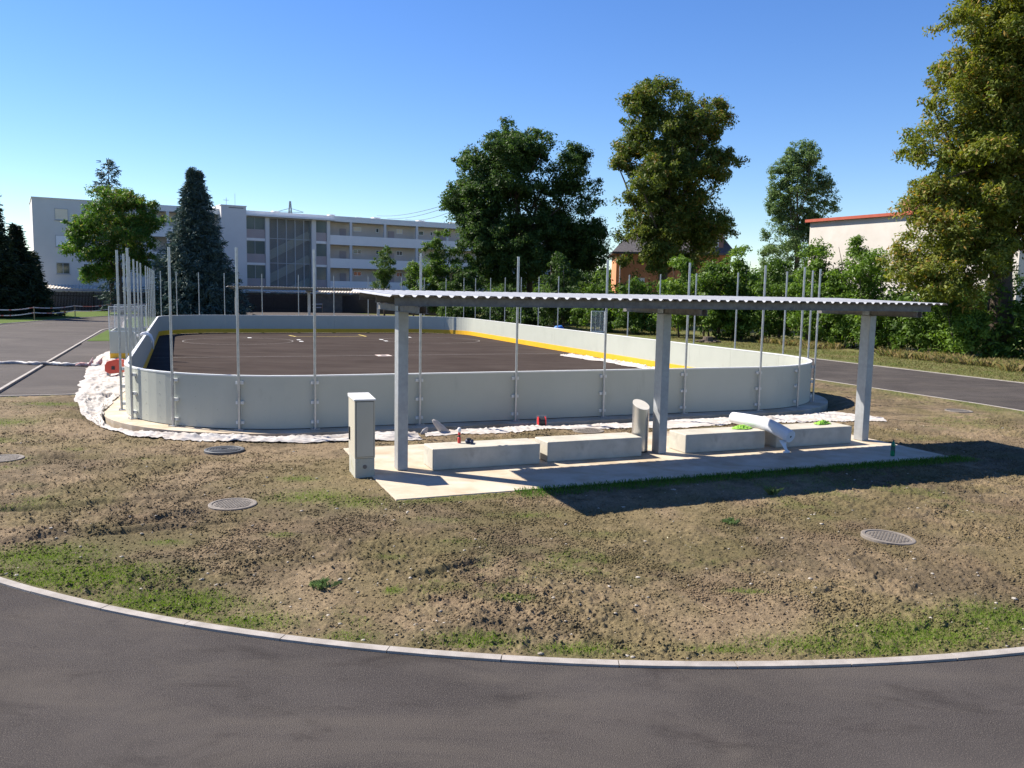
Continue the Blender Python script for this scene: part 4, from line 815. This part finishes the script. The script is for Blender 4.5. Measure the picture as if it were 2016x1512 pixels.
B4 = [bl(1550, 400, 42, 100, 97, X0), bl(1585, 400, 36, 70, 97, X0), bl(1520, 370, 22, 60, 97, X0), bl(1545, 320, 22, 24, 97, X0), bl(1575, 330, 20, 30, 97, X0), bl(1608, 360, 14, 30, 97, X0), bl(1545, 500, 52, 60, 97, X0), bl(1535, 430, 38, 70, 97, X0), bl(1565, 350, 45, 45, 97, X0), bl(1595, 420, 26, 50, 97, X0)]
tree('poplar_tree', 'slender upright poplar left of the white building', (X0, Y0), B4, 1250, .55, 52, .27, g_poplar, 71, bough=.9, per=12, vert=2.6, fill=.12, trunk_r=.3, trunk_top=17, limbs=14, group='tall broadleaf trees', droop=-.2)
X0, Y0, _ = at(240, 0, 87)
B5 = [bl(235, 450, 75, 60, 87, X0), bl(190, 490, 48, 45, 87, X0, -1), bl(280, 450, 45, 45, 87, X0), bl(240, 400, 60, 22, 87, X0), bl(275, 510, 40, 40, 87, X0), bl(200, 535, 40, 18, 87, X0), bl(165, 465, 25, 15, 87, X0)]
tree('walnut_tree', 'bright green spreading tree in front of the left end of the apartment block', (X0, Y0), B5, 1050, .6, 60, .32, ramp((.045, .105, .02), (.13, .22, .04), (.24, .22, .06), .12), 81, trunk_r=.16, trunk_top=8, limbs=16, group='trees before the apartment block', droop=.5, asp=.35)
for (x, yt, yb, w_, Yd, lb, cc, sd_) in ((755, 484, 572, 24, 96, 'small dense columnar tree before the white gallery parapets', g_green, 91), (812, 506, 575, 16, 98, 'slim light-leaved young tree right of the columnar tree', g_light, 95)):
    X0, Y0, _ = at(x, 0, Yd); zt = at(x, yt, Yd)[2]; zb = at(x, yb, Yd)[2]; q = Yd / F_PX * w_
    tree('young_tree', lb, (X0, Y0), [(0, 0, (zt + zb) / 2, q, q, (zt - zb) / 2 * .9), (q * .2, 0, zt - 1.2, q * .5, q * .5, 1.2), (-.2 * q, 0, zb + 1.2, q * .8, q * .8, 1.3)], 260, .38, 36, .2, cc, sd_, bough=.6, per=8, fill=.35, trunk_r=.09, trunk_top=zb + 2, limbs=6, group='trees before the apartment block')
def conifer(name, label, P, h, r0, nb, seed, cols, zb=.6, tops=((0, 0, 1.0),), sz=.30, dens=1.0, droop=.25, group=None, sparse=False):
    t = thing(name, label, 'tree', (P[0], P[1], -.05), 0, group); r = np.random.default_rng(seed); Ps = []; Ds = []
    for (tx_, ty_, hf) in tops:
        H_ = h * hf
        for i in range(nb):
            f = (i + r.random()) / nb; z = zb + (H_ - zb) * f; L = r0 * ((1 - f) ** 1.12) * (.5 + .62 * r.random()) + .12
            if sparse: L = r0 * (.25 + .75 * (1 - f) ** .7) * (.4 + .8 * r.random()) if f > .5 else L * .5
            a = r.random() * 6.28318; m_ = max(4, int(L / .16 * dens)); s_ = r.random(m_) ** .7; w_ = L * .16 * (1 - s_ * .6)
            side = r.normal(size=m_) * w_; bx = np.cos(a); by = np.sin(a); cx = tx_ * (f > 0.0) * (1 if hf < 1 else 1) * min(1, f * 1.6)
            p = np.stack([cx + bx * s_ * L - by * side, ty_ * min(1, f * 1.6) + by * s_ * L + bx * side, z - droop * L * s_ ** 1.5 + r.normal(size=m_) * .06 + .1 * L * (s_ > .85)], 1)
            Ps.append(p); Ds.append(np.stack([bx + r.normal(size=m_) * .5, by + r.normal(size=m_) * .5, -.35 + r.normal(size=m_) * .35], 1))
    Pp = np.concatenate(Ps); D = np.concatenate(Ds); D /= np.linalg.norm(D, axis=1)[:, None]; k = 3
    Pp = np.repeat(Pp, k, axis=0) + r.normal(size=(len(Pp) * k, 3)) * .09; D = np.repeat(D, k, axis=0) + r.normal(size=(len(D) * k, 3)) * .35; D /= np.linalg.norm(D, axis=1)[:, None]
    N = len(Pp); s2 = np.cross(D, r.normal(size=(N, 3))); s2 /= np.linalg.norm(s2, axis=1)[:, None]; L = sz * (.6 + .8 * r.random(N))[:, None]
    V = np.stack([Pp - s2 * L * .13, Pp + s2 * L * .13, Pp + D * L + s2 * L * .05, Pp + D * L - s2 * L * .05], 1)
    c = cols(r.random((N, 1)), Pp, r); npmesh('crown', V.reshape(-1, 3), np.arange(N * 4).reshape(N, 4), M['needle'], t, tint=np.repeat(c, 4, axis=0))
    MB().tube([(0, 0, 0), (0, 0, h * .5), (tops[0][0] * .8, 0, h * .96)], [.02 * h * .8, .011 * h, .02], 8).build('trunk', M['bark'], t)
X0, Y0, _ = at(388, 0, 84); zt = at(388, 338, 84)[2]
conifer('spruce_tree', 'blue-green spruce with a double tip beside the tower of the block', (X0, Y0), zt, 5.4, 900, 103, g_blue, tops=((-.35, 0, 1.0), (.35, .1, .985)), sz=.34, dens=1.25, group='conifers')
X0, Y0, _ = at(222, 0, 93); zt = at(222, 320, 93)[2]
conifer('spruce_tree', 'thin-topped conifer rising behind the bright green spreading tree', (X0, Y0), zt, 2.6, 200, 104, g_blue, sz=.42, dens=.9, group='conifers', sparse=True)
for (x, yt, r0, Yd, lb, sd_) in ((-14, 345, 3.6, 74, 'dark tall conifer cut by the left picture edge', 105), (38, 446, 3.3, 77, 'lower dark yew beside the left corner of the block', 106), (66, 500, 1.6, 79, 'small dark conifer nearest the left corner of the block', 107)):
    X0, Y0, _ = at(x, 0, Yd); zt = at(x, yt, Yd)[2]
    conifer('dark_conifer', lb, (X0, Y0), zt, r0, 520, sd_, ramp((.014, .026, .015), (.032, .05, .022)), zb=.2, sz=.42, dens=1.3, droop=.1, group='conifers')
# shrub belt
SH = [(866, 446, 54, 84, 'g', 'bushy green shrub at the right end of the apartment block'), (905, 510, 38, 80, 'd', 'dark shrub below the left side of the broad dark tree'), (1100, 492, 44, 72, 'd', 'rounded dark shrub below the right side of the broad dark tree'),
      (1180, 560, 40, 68, 'g', 'low shrub left of the orange house'), (1245, 545, 44, 66, 'g', 'shrub in front of the orange house wall'), (1345, 488, 42, 62, 'l', 'light green shrub right of the tall chestnut trunk'),
      (1405, 505, 46, 60, 'g', 'shrub below the gable window of the dark-roofed house'), (1452, 475, 46, 60, 'l', 'tall light green shrub left of the poplar'), (1525, 492, 54, 58, 'g', 'shrub in front of the poplar'),
      (1600, 446, 44, 55, 'l', 'young tree with a feathery tip before the left end of the white building'), (1672, 438, 50, 53, 'l', 'young tree with a pointed tip before the middle of the white building'), (1765, 540, 66, 50, 'g', 'wide shrub behind the right shelter column'),
      (1850, 545, 66, 47, 'g', 'dense shrub left of the big chestnut trunk'), (1900, 600, 42, 44.5, 'l', 'low leafy shrub at the foot of the big chestnut'), (2050, 545, 58, 44, 'g', 'dense shrub right of the big chestnut trunk'), (2100, 560, 70, 43, 'g', 'dense shrub beyond the right picture edge'),
      (1640, 490, 50, 54, 'g', 'leafy shrub between the two pointed young trees'), (1712, 490, 50, 51, 'l', 'light green shrub before the right part of the white building'),
      (1960, 530, 56, 53, 'd', 'dark shrub behind the big chestnut trunk, before the white wall'), (1880, 520, 50, 54, 'd', 'dark shrub before the white wall left of the big chestnut trunk'),
      (985, 560, 60, 78, 'd', 'low dark shrub under the broad dark tree'), (1045, 570, 46, 76, 'd', 'dark undergrowth bush between the stems of the broad tree')]
gc = {'g': ramp((.04, .08, .016), (.12, .195, .034)), 'd': ramp((.03, .065, .018), (.08, .13, .032)), 'l': ramp((.065, .125, .02), (.165, .255, .045))}
for i, (x, yt, w_, Yd, cc, lb) in enumerate(SH):
    X0, Y0, zt = at(x, yt, Yd); q = Yd / F_PX * w_; bs = [(0, 0, zt * .45, q * 1.3, 2.1, zt * .46), (q * .5, -.6, zt * .3, q * .9, 1.6, zt * .3), (-q * .5, -.5, zt * .34, q * .9, 1.6, zt * .34), (0, .2, zt * .72, q * .55, 1.2, zt * .25)]
    if 'tip' in lb: bs += [(0, 0, zt * .93, .38, .38, zt * .13), (0, 0, zt * .8, .9, .8, zt * .13)]
    n_ = int(75 + q * zt * 11)
    tree('shrub', lb, (X0, Y0), bs, int(n_ * 1.7), .44, 46, .21 if Yd < 60 else .26, gc[cc], 400 + i * 7, bough=.8, per=9, fill=.3, trunk_r=.07, trunk_top=zt * .8, limbs=10, group='shrubs in the belt behind the lawn', cat='shrub', stems=[(-.4, 0), (.3, .2), (.1, -.3)], inner=.3, droop=.3)
# understorey wall of leaves behind the shrubs and dry grass at their foot
q = np.random.default_rng(3); C = []
for i in range(520):
    f = q.random(); u_ = 39.5 + 4.5 * q.random() + f * 1.5; v_ = 4 + f * 92; x, y = rw(u_, v_)
    C.append((x, y, .3 + 3.9 * q.random() ** .9))
crown('thicket', np.array(C), .9 + .5 * q.random(520), 40, .34, gc['g'], 77, M['leaf'], None, .3); tag(COL.objects[-1], 'dark mass of undergrowth filling the belt behind the shrubs', 'undergrowth', kind='stuff')
n = 26000; f = q.random(n) ** 1.6; v_ = 2 + f * 60; u_ = 36.0 + 2.6 * q.random(n) ** 1.5 + f * 4 + (fbm(v_ * .5, f * 0, 1, 3, 5) - .5) * 2.5; kp = (fbm(u_, v_, .45, 3, 55) > .5 + .12 * sstep(12, 30, v_)); u_, v_ = u_[kp], v_[kp]; n = len(u_)
x = RO.x + u_ * math.cos(TH) - v_ * math.sin(TH); y = RO.y + u_ * math.sin(TH) + v_ * math.cos(TH)
o = blades('dry_grass', x, y, np.full(n, -.03), .10, .55, .016, 9, ((.30, .22, .11), (.12, .15, .04)), M['blade'], lean=.9); tag(o, 'tall dry straw-coloured grass along the foot of the shrubs', 'dry grass', kind='stuff')
n = 26000; f = q.random(n) ** 1.4; u_ = 31.6 + 5.5 * q.random(n) + f * 3; v_ = 0 + f * 60
x = RO.x + u_ * math.cos(TH) - v_ * math.sin(TH); y = RO.y + u_ * math.sin(TH) + v_ * math.cos(TH)
o = blades('grass', x, y, np.full(n, -.03), .04, .12, .014, 19, ((.11, .14, .035), (.19, .16, .07)), M['blade'], lean=.9); tag(o, 'short patchy grass on the verge beyond the right-hand track', 'grass', kind='stuff')
q = np.random.default_rng(13); C = np.array([(-25 + 150 * q.random(), 128 + 30 * q.random(), 6.5 * q.random() ** .9) for i in range(2400)])
crown('distant_woods', C, 1.7 + .8 * q.random(2400), 46, .8, g_green, 78, M['leaf'], None, .2); tag(COL.objects[-1], 'low line of distant trees seen through the gaps behind the houses', 'trees', kind='stuff')
# stump, blue bag, plank, wooden post
X0, Y0, _ = at(1392, 0, 56); t = thing('tree_stump', 'weathered brown tree stump on the verge behind the right boards', 'stump', (X0, Y0, -.03))
mb = MB(); mb.lathe([(.55, 0), (.38, .12), (.32, .35), (.30, .38)], 14)
for a in range(5): mb.tube([(0, 0, .12), (.9 * math.cos(a * 1.3), .6 * math.sin(a * 1.3), .05)], [.16, .05], 6)
mb.build('stump', M['bark'], t)
X0, Y0, _ = at(1098, 0, 66); o = MB().tube([(-.45, 0, .1), (-.2, .05, .26), (.15, 0, .3), (.5, .05, .12)], [.12, .22, .24, .08], 9).build('blue_bag', M['blue'], loc=(X0, Y0, 0), smooth=True); tag(o, 'crumpled blue bag on the grass beyond the right boards', 'bag')
X0, Y0, _ = at(962, 0, 78); o = MB().bar((-1.0, 0, 2.4), (.4, 0, .15), .2, .1).build('wooden_plank', M['stake'], loc=(X0, Y0, 0)); tag(o, 'pale wooden plank leaning in the bushes beyond the far right corner', 'plank')
X0, Y0, _ = at(1383, 0, 64); o = MB().bar((0, 0, 0), (0, 0, 5.2), .14, .14).build('wooden_post', M['bark'], loc=(X0, Y0, 0)); tag(o, 'brown wooden post rising from the shrubs right of the tall chestnut', 'post')

# ================================================================== APARTMENT BLOCK
PB = Vector((-56.19, 99.0)); TB = R_(30.83)
blk = thing('apartment_block', 'long four-storey white and grey apartment block with open galleries and glazed stair', 'building', (*PB, 0), TB)
Dp = 11.0
def part(name, ma, boxes, parent=blk, **k):
    mb = MB()
    for b in boxes: mb.box(*b)
    return mb.build(name, ma, parent, **k)
# local: x=s along facade, -y toward viewer
part('wall', M['plaster'], [(0, 12.9, 0, Dp, -.2, 12.9)])
part('wall', M['plaster2'], [(12.902, 78, 1.5, Dp, -.2, 12.2)])
part('roof', M['fasc'], [(-.08, 12.9, -.08, Dp + .1, 12.902, 12.99), (12.902, 78, 0.0, Dp + .1, 12.23, 12.97)])
for z0, z1, fl in ((9.06, 10.35, 9.0), (5.86, 7.16, 5.8), (2.75, 4.04, 2.7)):
    part('gallery_parapet', M['parapet'], [(35.7, 78, -.0, .14, z0, z1)]); part('gallery_floor', M['plaster'], [(35.7, 78, .142, 1.498, z0, z0 + .22)])
    part('gallery_parapet', M['parapet'], [(12.902, 20.8, 0, .14, z0, z1)]); part('gallery_floor', M['plaster'], [(12.902, 20.8, .142, 1.498, z0, z0 + .22)])
for s0 in (38.58, 43.69, 48.65, 53.6, 58.6, 14.6, 18.6):
    for z0, z1 in ((10.352, 12.228), (7.162, 9.058), (4.042, 5.858), (0, 2.748)): part('pillar', M['plaster'], [(s0, s0 + .34, .0, .34, z0, z1)])
part('tower', M['mauve'] if False else M['plaster'], [(21.0, 24.15, -1.1, 4, -.2, 13.32)]); part('tower_cap', M['fasc'], [(20.93, 24.22, -1.17, 4.07, 13.322, 13.42)])
part('vent_slot', M['dark'], [(21.95, 23.8, -1.115, -1.102, 13.06, 13.14)])
part('wall', M['plaster'], [(24.152, 35.68, 1.4, 1.498, 0, 12.2)])
part('canopy', M['fasc'], [(24.152, 36.3, -.95, -.002, 12.25, 12.47)])
for s0, s1 in ((26.83, 27.32), (33.12, 33.70), (35.24, 35.69), (24.152, 24.25)): part('pilaster', M['plaster'], [(s0, s1, -.14, .3, 0, 12.248)])
def bay(s0, s1, ms):
    for z0, z1 in ((9.43, 10.58), (6.21, 7.37), (3.0, 4.14)): part('infill_panel', M['mauve'], [(s0, s1, .0, .1, z0, z1)])
    for z0, z1 in ((9.10, 9.428), (5.92, 6.208), (2.8, 2.998)): part('floor_band', M['parapet'], [(s0, s1, -.03, .2, z0, z1)])
    for z0, z1 in ((10.582, 12.2), (7.372, 9.098), (4.142, 5.918)):
        w_ = part('window', M['mull'], [(s0, s0 + .06, .03, .09, z0, z1), (s1 - .06, s1, .03, .09, z0, z1), (s0 + .061, s1 - .061, .03, .09, z1 - .06, z1)] + [(m_ - .03, m_ + .03, .03, .09, z0, z1 - .062) for m_ in ms])
        part('pane', M['stairglass'], [(s0 + .05, s1 - .05, .1, .12, z0 + .01, z1 - .05)], w_)
bay(24.26, 26.82, [25.48]); bay(33.71, 35.23, [])
# glazed stair
st = part('stair_glazing', M['mull'], [(m_ - .045, m_ + .045, -.06, .06, .5, 12.2) for m_ in (27.38, 28.46, 29.64, 30.83, 32.02, 33.06)] + [(27.43, 33.01, -.04, .04, z, z + .08) for z in (9.45, 6.2, 3.05, 12.1)])
ma = M['stairglass']; 
gm = mat('clear_stair_glass', (.55, .62, .60), (.6, .66, .64), scale=.3, rough=.05); gm.node_tree.nodes['Principled BSDF'].inputs['Transmission Weight'].default_value = .85; gm.node_tree.nodes['Principled BSDF'].inputs['IOR'].default_value = 1.05
gl = MB().add([(27.4, .05, .5), (33.04, .05, .5), (33.04, .05, 12.1), (27.4, .05, 12.1)], [(0, 1, 2, 3)]).build('pane', gm, st)
mb = MB()
for (za, zb_, rev) in ((4.1, 7.0, 0), (7.2, 10.2, 0), (1.2, 3.9, 0)):
    p, q_ = Vector((27.4, .7, za)), Vector((33.0, .7, zb_)); mb.bar(p, q_, .12, 1.1)
mb.build('stair_flight', M['plaster2'], blk)
part('stair_wall', M['mauve'], [(27.33, 33.1, 1.25, 1.39, 0, 12.2)])
def win(s0, s1, z0, z1, y, pane, fr='fasc', mid=True):
    w_ = part('window', M[fr], [(s0, s0 + .07, y - .05, y - .002, z0, z1), (s1 - .07, s1, y - .05, y - .002, z0, z1), (s0 + .07, s1 - .07, y - .05, y - .002, z1 - .07, z1), (s0 + .07, s1 - .07, y - .05, y - .002, z0, z0 + .07)] + ([((s0 + s1) / 2 - .03, (s0 + s1) / 2 + .03, y - .045, y - .002, z0 + .07, z1 - .07)] if mid else []))
    part('pane', M[pane], [(s0 + .07, s1 - .07, y - .03, y - .003, z0 + .07, z1 - .07)], w_)
    if y == 0: part('sill', M['mull'], [(s0 - .06, s1 + .06, y - .14, y - .003, z0 - .08, z0 - .003)], w_)
win(2.27, 3.71, 10.46, 11.81, 0, 'shutter', 'mull', False); win(2.25, 3.71, 7.33, 8.69, 0, 'shutterw', 'mull', False); win(2.23, 3.67, 4.13, 5.48, 0, 'glass', 'mull')
win(5.04, 6.0, 11.1, 11.79, 0, 'glass'); win(7.6, 8.8, 4.06, 4.95, 0, 'glass'); win(5.1, 6.1, 4.4, 5.45, 0, 'glass'); win(9.5, 10.9, 10.6, 11.8, 0, 'glass'); win(9.5, 10.9, 7.4, 8.6, 0, 'glass')
for z in (0, -3.13, -6.25):
    win(39.6, 40.8, 11.1 + z, 11.72 + z, 1.5, 'shutter' if z == 0 else 'glass', mid=z != 0); win(43.0, 43.45, 11.1 + z, 11.72 + z, 1.5, 'glass', mid=False); win(46.2, 47.15, 11.1 + z, 11.75 + z, 1.5, 'shutter' if z == 0 else 'glass'); win(49.7, 50.5, 11.05 + z, 11.7 + z, 1.5, 'glass', mid=False)
    win(51.6, 52.0, 11.09 + z, 11.67 + z, 1.5, 'glass', mid=False); win(56, 57.2, 11.1 + z, 11.7 + z, 1.5, 'glass')
    win(16.2, 17.2, 10.9 + z, 11.75 + z, 1.5, 'glass'); win(13.3, 14.0, 10.9 + z, 11.75 + z, 1.5, 'glass')
    for s0 in (37.6, 44.9, 53.2): part('door', M['mauve'], [(s0, s0 + .95, 1.44, 1.498, 9.3 + z, 11.4 + z)])
for s0 in (38.2, 47.5):   # ground floor openings
    part('door', M['dark'], [(s0, s0 + 2.4, 1.4, 1.498, 0, 2.2)])
for s0, s1, z1 in ((28.3, 28.95, 13.2), (36.1, 36.75, 13.22), (40.0, 40.7, 13.08), (42.6, 43.5, 13.22), (49.6, 50.5, 13.2), (55, 55.8, 13.2)): part('chimney', M['fasc'], [(s0, s1, 1.2, 2.0, 12.972, z1 - .07), (s0 - .12, s1 + .12, 1.08, 2.12, z1 - .068, z1 + .02)])
mb = MB(); mb.bar((21.9, 0, 13.42), (21.9, 0, 14.4), .05, .05); mb.bar((21.55, 0, 14.1), (22.2, 0, 14.1), .05, .05); mb.bar((23.0, 0, 13.42), (23.0, 0, 15.0), .035, .035); mb.build('antenna', M['galv'], blk)
# fence + sheds in front of it
def fence(A_, B_, h, label):
    A_ = Vector(A_); B_ = Vector(B_); L = (B_ - A_).length; t = thing('wooden_fence', label, 'fence', (*A_, 0), math.atan2(B_.y - A_.y, B_.x - A_.x), 'dark board fences at the far edge')
    mb = MB(); x = 0; r = random.Random(5)
    while x < L: mb.box(x, x + .135, 0, .025, -.05, h + r.uniform(-.03, .03)); x += .15
    mb.build('boards', M['fence'], t); mb = MB(); mb.box(0, L, .026, .08, .4, .5); mb.box(0, L, .026, .08, h - .5, h - .4); mb.build('rail', M['fence'], t)
    for k in range(int(L / 2.5)): MB().box(k * 2.5, k * 2.5 + .1, .081, .18, -.1, h + .05).build('post', M['fence'], t)
fence((-64, 89), (-23, 107.2), 2.1, 'long dark board fence below the left part of the apartment block'); fence((-22.9, 107.2), (-7, 100.2), 2.1, 'dark board fence running to the shrubs right of the far shelter')
def shed(A_, L, D_, h, rz, label, wl):
    t = thing('shed', label, 'shed', (*A_, 0), rz, 'low sheds behind the dark fence'); MB().box(0, L, .4, D_, -.1, h - .35).build('wall', M['shedwall'] if not wl else M['parapet'], t)
    mb = MB(); prof = []; x = -.2
    while x < L + .2: prof += [(x, 0), (x + .15, .09), (x + .3, .0)]; x += .36
    n = len(prof); V = [(px, -.2, h - .12 + pz) for px, pz in prof] + [(px, D_ + .2, h + .28 + pz) for px, pz in prof] + [(px, -.2, h - .2) for px, pz in prof] + [(px, D_ + .2, h + .2) for px, pz in prof]
    mb.add(V, [(k, k + 1, n + k + 1, n + k) for k in range(n - 1)] + [(2 * n + k, k, k + 1, 2 * n + k + 1)[::-1] for k in range(n - 1)] + [(2 * n + k, 3 * n + k, 3 * n + k + 1, 2 * n + k + 1) for k in range(n - 1)]); mb.build('roof', M['shedroof'], t)
shed((-54.2, 95.4), 13.5, 2.6, 2.55, R_(24), 'low shed with beige corrugated roof left of the blue spruce', True); shed((-34.3, 104.5), 15.5, 2.6, 2.62, R_(8), 'low shed with pale corrugated roof behind the far shelter', False)
# tape barrier
def tapeline(pts, label):
    t = thing('tape_barrier', label, 'barrier tape', (*rw(*pts[0]), 0)); o0 = Vector((*rw(*pts[0]), 0)); W3 = [Vector((*rw(*p), 0)) - o0 for p in pts]
    for p in W3: MB().bar(p, p + Vector((0, 0, 1.12)), .06, .06).build('stake', M['stake'], t)
    for a, b in zip(W3[:-1], W3[1:]):
        for z in (.62, 1.05):
            mb = MB(); seg = 6
            for k in range(seg):
                f0, f1 = k / seg, (k + 1) / seg; s0 = -.12 * 4 * f0 * (1 - f0); s1 = -.12 * 4 * f1 * (1 - f1)
                mb.bar(a.lerp(b, f0) + Vector((0, -.03, z + s0)), a.lerp(b, f1) + Vector((0, -.03, z + s1)), .008, .075)
            mb.build('tape', M['tape'], t)
tapeline([(-12.6, 44), (-11.7, 53.8), (-9.9, 60.0), (-7.6, 66.8), (-5.2, 73), (-2.9, 80), (.5, 88.3), (6, 94.2), (11.56, 94.8), (17.9, 88.0)], 'red and white tape barrier on wooden stakes before the dark fence')

# ================================================================== HOUSE, WHITE BUILDING
def gable(name, label, P, rz, L, D_, he, hr, walls, ma_roof, ov=.5):
    t = thing(name, label, 'house', (*P, 0), rz); MB().box(0, L, 0, D_, -.1, he).build('wall', walls, t)
    mb = MB(); a = .15
    V = [(-ov, -ov, he - .15), (L + ov, -ov, he - .15), (L + ov, D_ + ov, he - .15), (-ov, D_ + ov, he - .15), (D_ * .38, D_ / 2, hr), (L - 2.6, D_ / 2, hr), (-ov, -ov, he + .05), (L + ov, -ov, he + .05), (L + ov, D_ + ov, he + .05), (-ov, D_ + ov, he + .05)]
    mb.add(V, [(0, 3, 2, 1), (0, 1, 7, 6), (1, 2, 8, 7), (2, 3, 9, 8), (3, 0, 6, 9), (6, 7, 5, 4), (8, 9, 4, 5), (9, 6, 4), (7, 8, 5)]); mb.build('roof', ma_roof, t)
    return t
X0, Y0, zev = at(1207, 498, 92); zr_ = at(1290, 395, 97)[2]
hs = gable('house', 'orange house with dark grey hipped roof behind the tall chestnut', (X0, Y0), R_(-4), 12.2, 11, zev, zr_ - 1.2, M['orange'], M['tile'])
part('window', M['fasc'], [(1.9, 3.1, -.06, -.003, 3.2, 4.8)], hs); part('dormer', M['redwall'], [(8.0, 11.4, .2, 3.4, zev + .06, zev + 2.9)], hs)
w_ = part('window', M['fasc'], [(9.6, 10.9, .12, .198, zev + .7, zev + 2.1)], hs); part('pane', M['glass'], [(9.75, 10.75, .1, .118, zev + .85, zev + 1.95)], w_)
mb = MB(); mb.add([(7.6, -.2, zev + 2.5), (11.8, -.2, zev + 2.5), (11.8, 4.2, zev + 3.0), (7.6, 4.2, zev + 3.0), (9.7, -.2, zev + 3.8), (9.7, 4.2, zev + 4.0)], [(0, 1, 4), (0, 4, 5, 3), (1, 2, 5, 4), (2, 3, 5), (0, 3, 2, 1)]); mb.build('dormer_roof', M['tile'], hs)
MB().tube([(.4, -.2, 0), (.4, -.2, zev - .2)], [.06, .06], 8).build('downpipe', M['mull'], hs)
XA, YA, zA = at(1580, 436, 84); XB, YB, _ = at(1990, 0, 66)
wb = thing('white_building', 'plain white rendered building with a red roof edge behind the shrubs', 'building', (XA, YA, 0), math.atan2(YB - YA, XB - XA)); LL = math.hypot(XB - XA, YB - YA)
part('wall', M['offwhite'], [(0, LL, 0, 14, -.2, zA - .25)], wb); part('roof_edge', M['redroof'], [(-.35, LL + .3, -.35, 14.3, zA - .248, zA + .02)], wb)
MB().box(9.3, 10.6, 1, 2.2, zA + .022, zA + 1.3).build('chimney', mat('brick', (.30, .14, .09), (.40, .2, .13), scale=6), wb)
# pylon + cables
X0, Y0, _ = at(572, 0, 420); t = thing('power_pylon', 'small distant lattice power pylon above the roof of the apartment block', 'pylon', (X0, Y0, 0)); H_ = at(572, 400, 420)[2]; mb = MB()
for sx in (-1, 1):
    for sy in (-1, 1): mb.bar((sx * 3.2, sy * 3.2, 0), (sx * .25, sy * .25, H_), .28, .28)
for k in range(9):
    z = H_ * (.35 + .07 * k); w0 = 3.2 * (1 - z / H_) + .25; z2 = z + H_ * .07; w1 = 3.2 * (1 - min(z2, H_) / H_) + .25; mb.bar((-w0, -w0, z), (w1, -w1, min(z2, H_)), .16, .16); mb.bar((w0, -w0, z), (-w1, -w1, min(z2, H_)), .16, .16)
mb.build('tower', M['galv'], t); za = at(572, 417, 420)[2]; mb = MB(); mb.bar((-6.5, 0, za - .9), (0, 0, za + .9), .22, .22); mb.bar((6.5, 0, za - .9), (0, 0, za + .9), .22, .22); mb.bar((-6.5, 0, za - 1), (6.5, 0, za - 1), .22, .22); mb.build('cross_arm', M['galv'], t)
for k, (p, q_, lb) in enumerate((((740, 431, 300), (905, 402, 170), 'topmost thin power cable above the right part of the apartment block'), ((760, 436, 300), (905, 406, 170), 'middle thin power cable above the apartment block'), ((795, 438, 300), (905, 417, 170), 'lowest thin power cable above the apartment block'))):
    a = Vector(at(*p)); b = Vector(at(*q_)); pts = [a.lerp(b, f) + Vector((0, 0, -1.2 * 4 * f * (1 - f) + .6)) for f in np.linspace(0, 1, 9)]
    o = MB().tube(pts, [.055] * 9, 5).build('power_cable', M['dark']); tag(o, lb, 'cable', 'overhead cables')
bpy.context.view_layer.update()
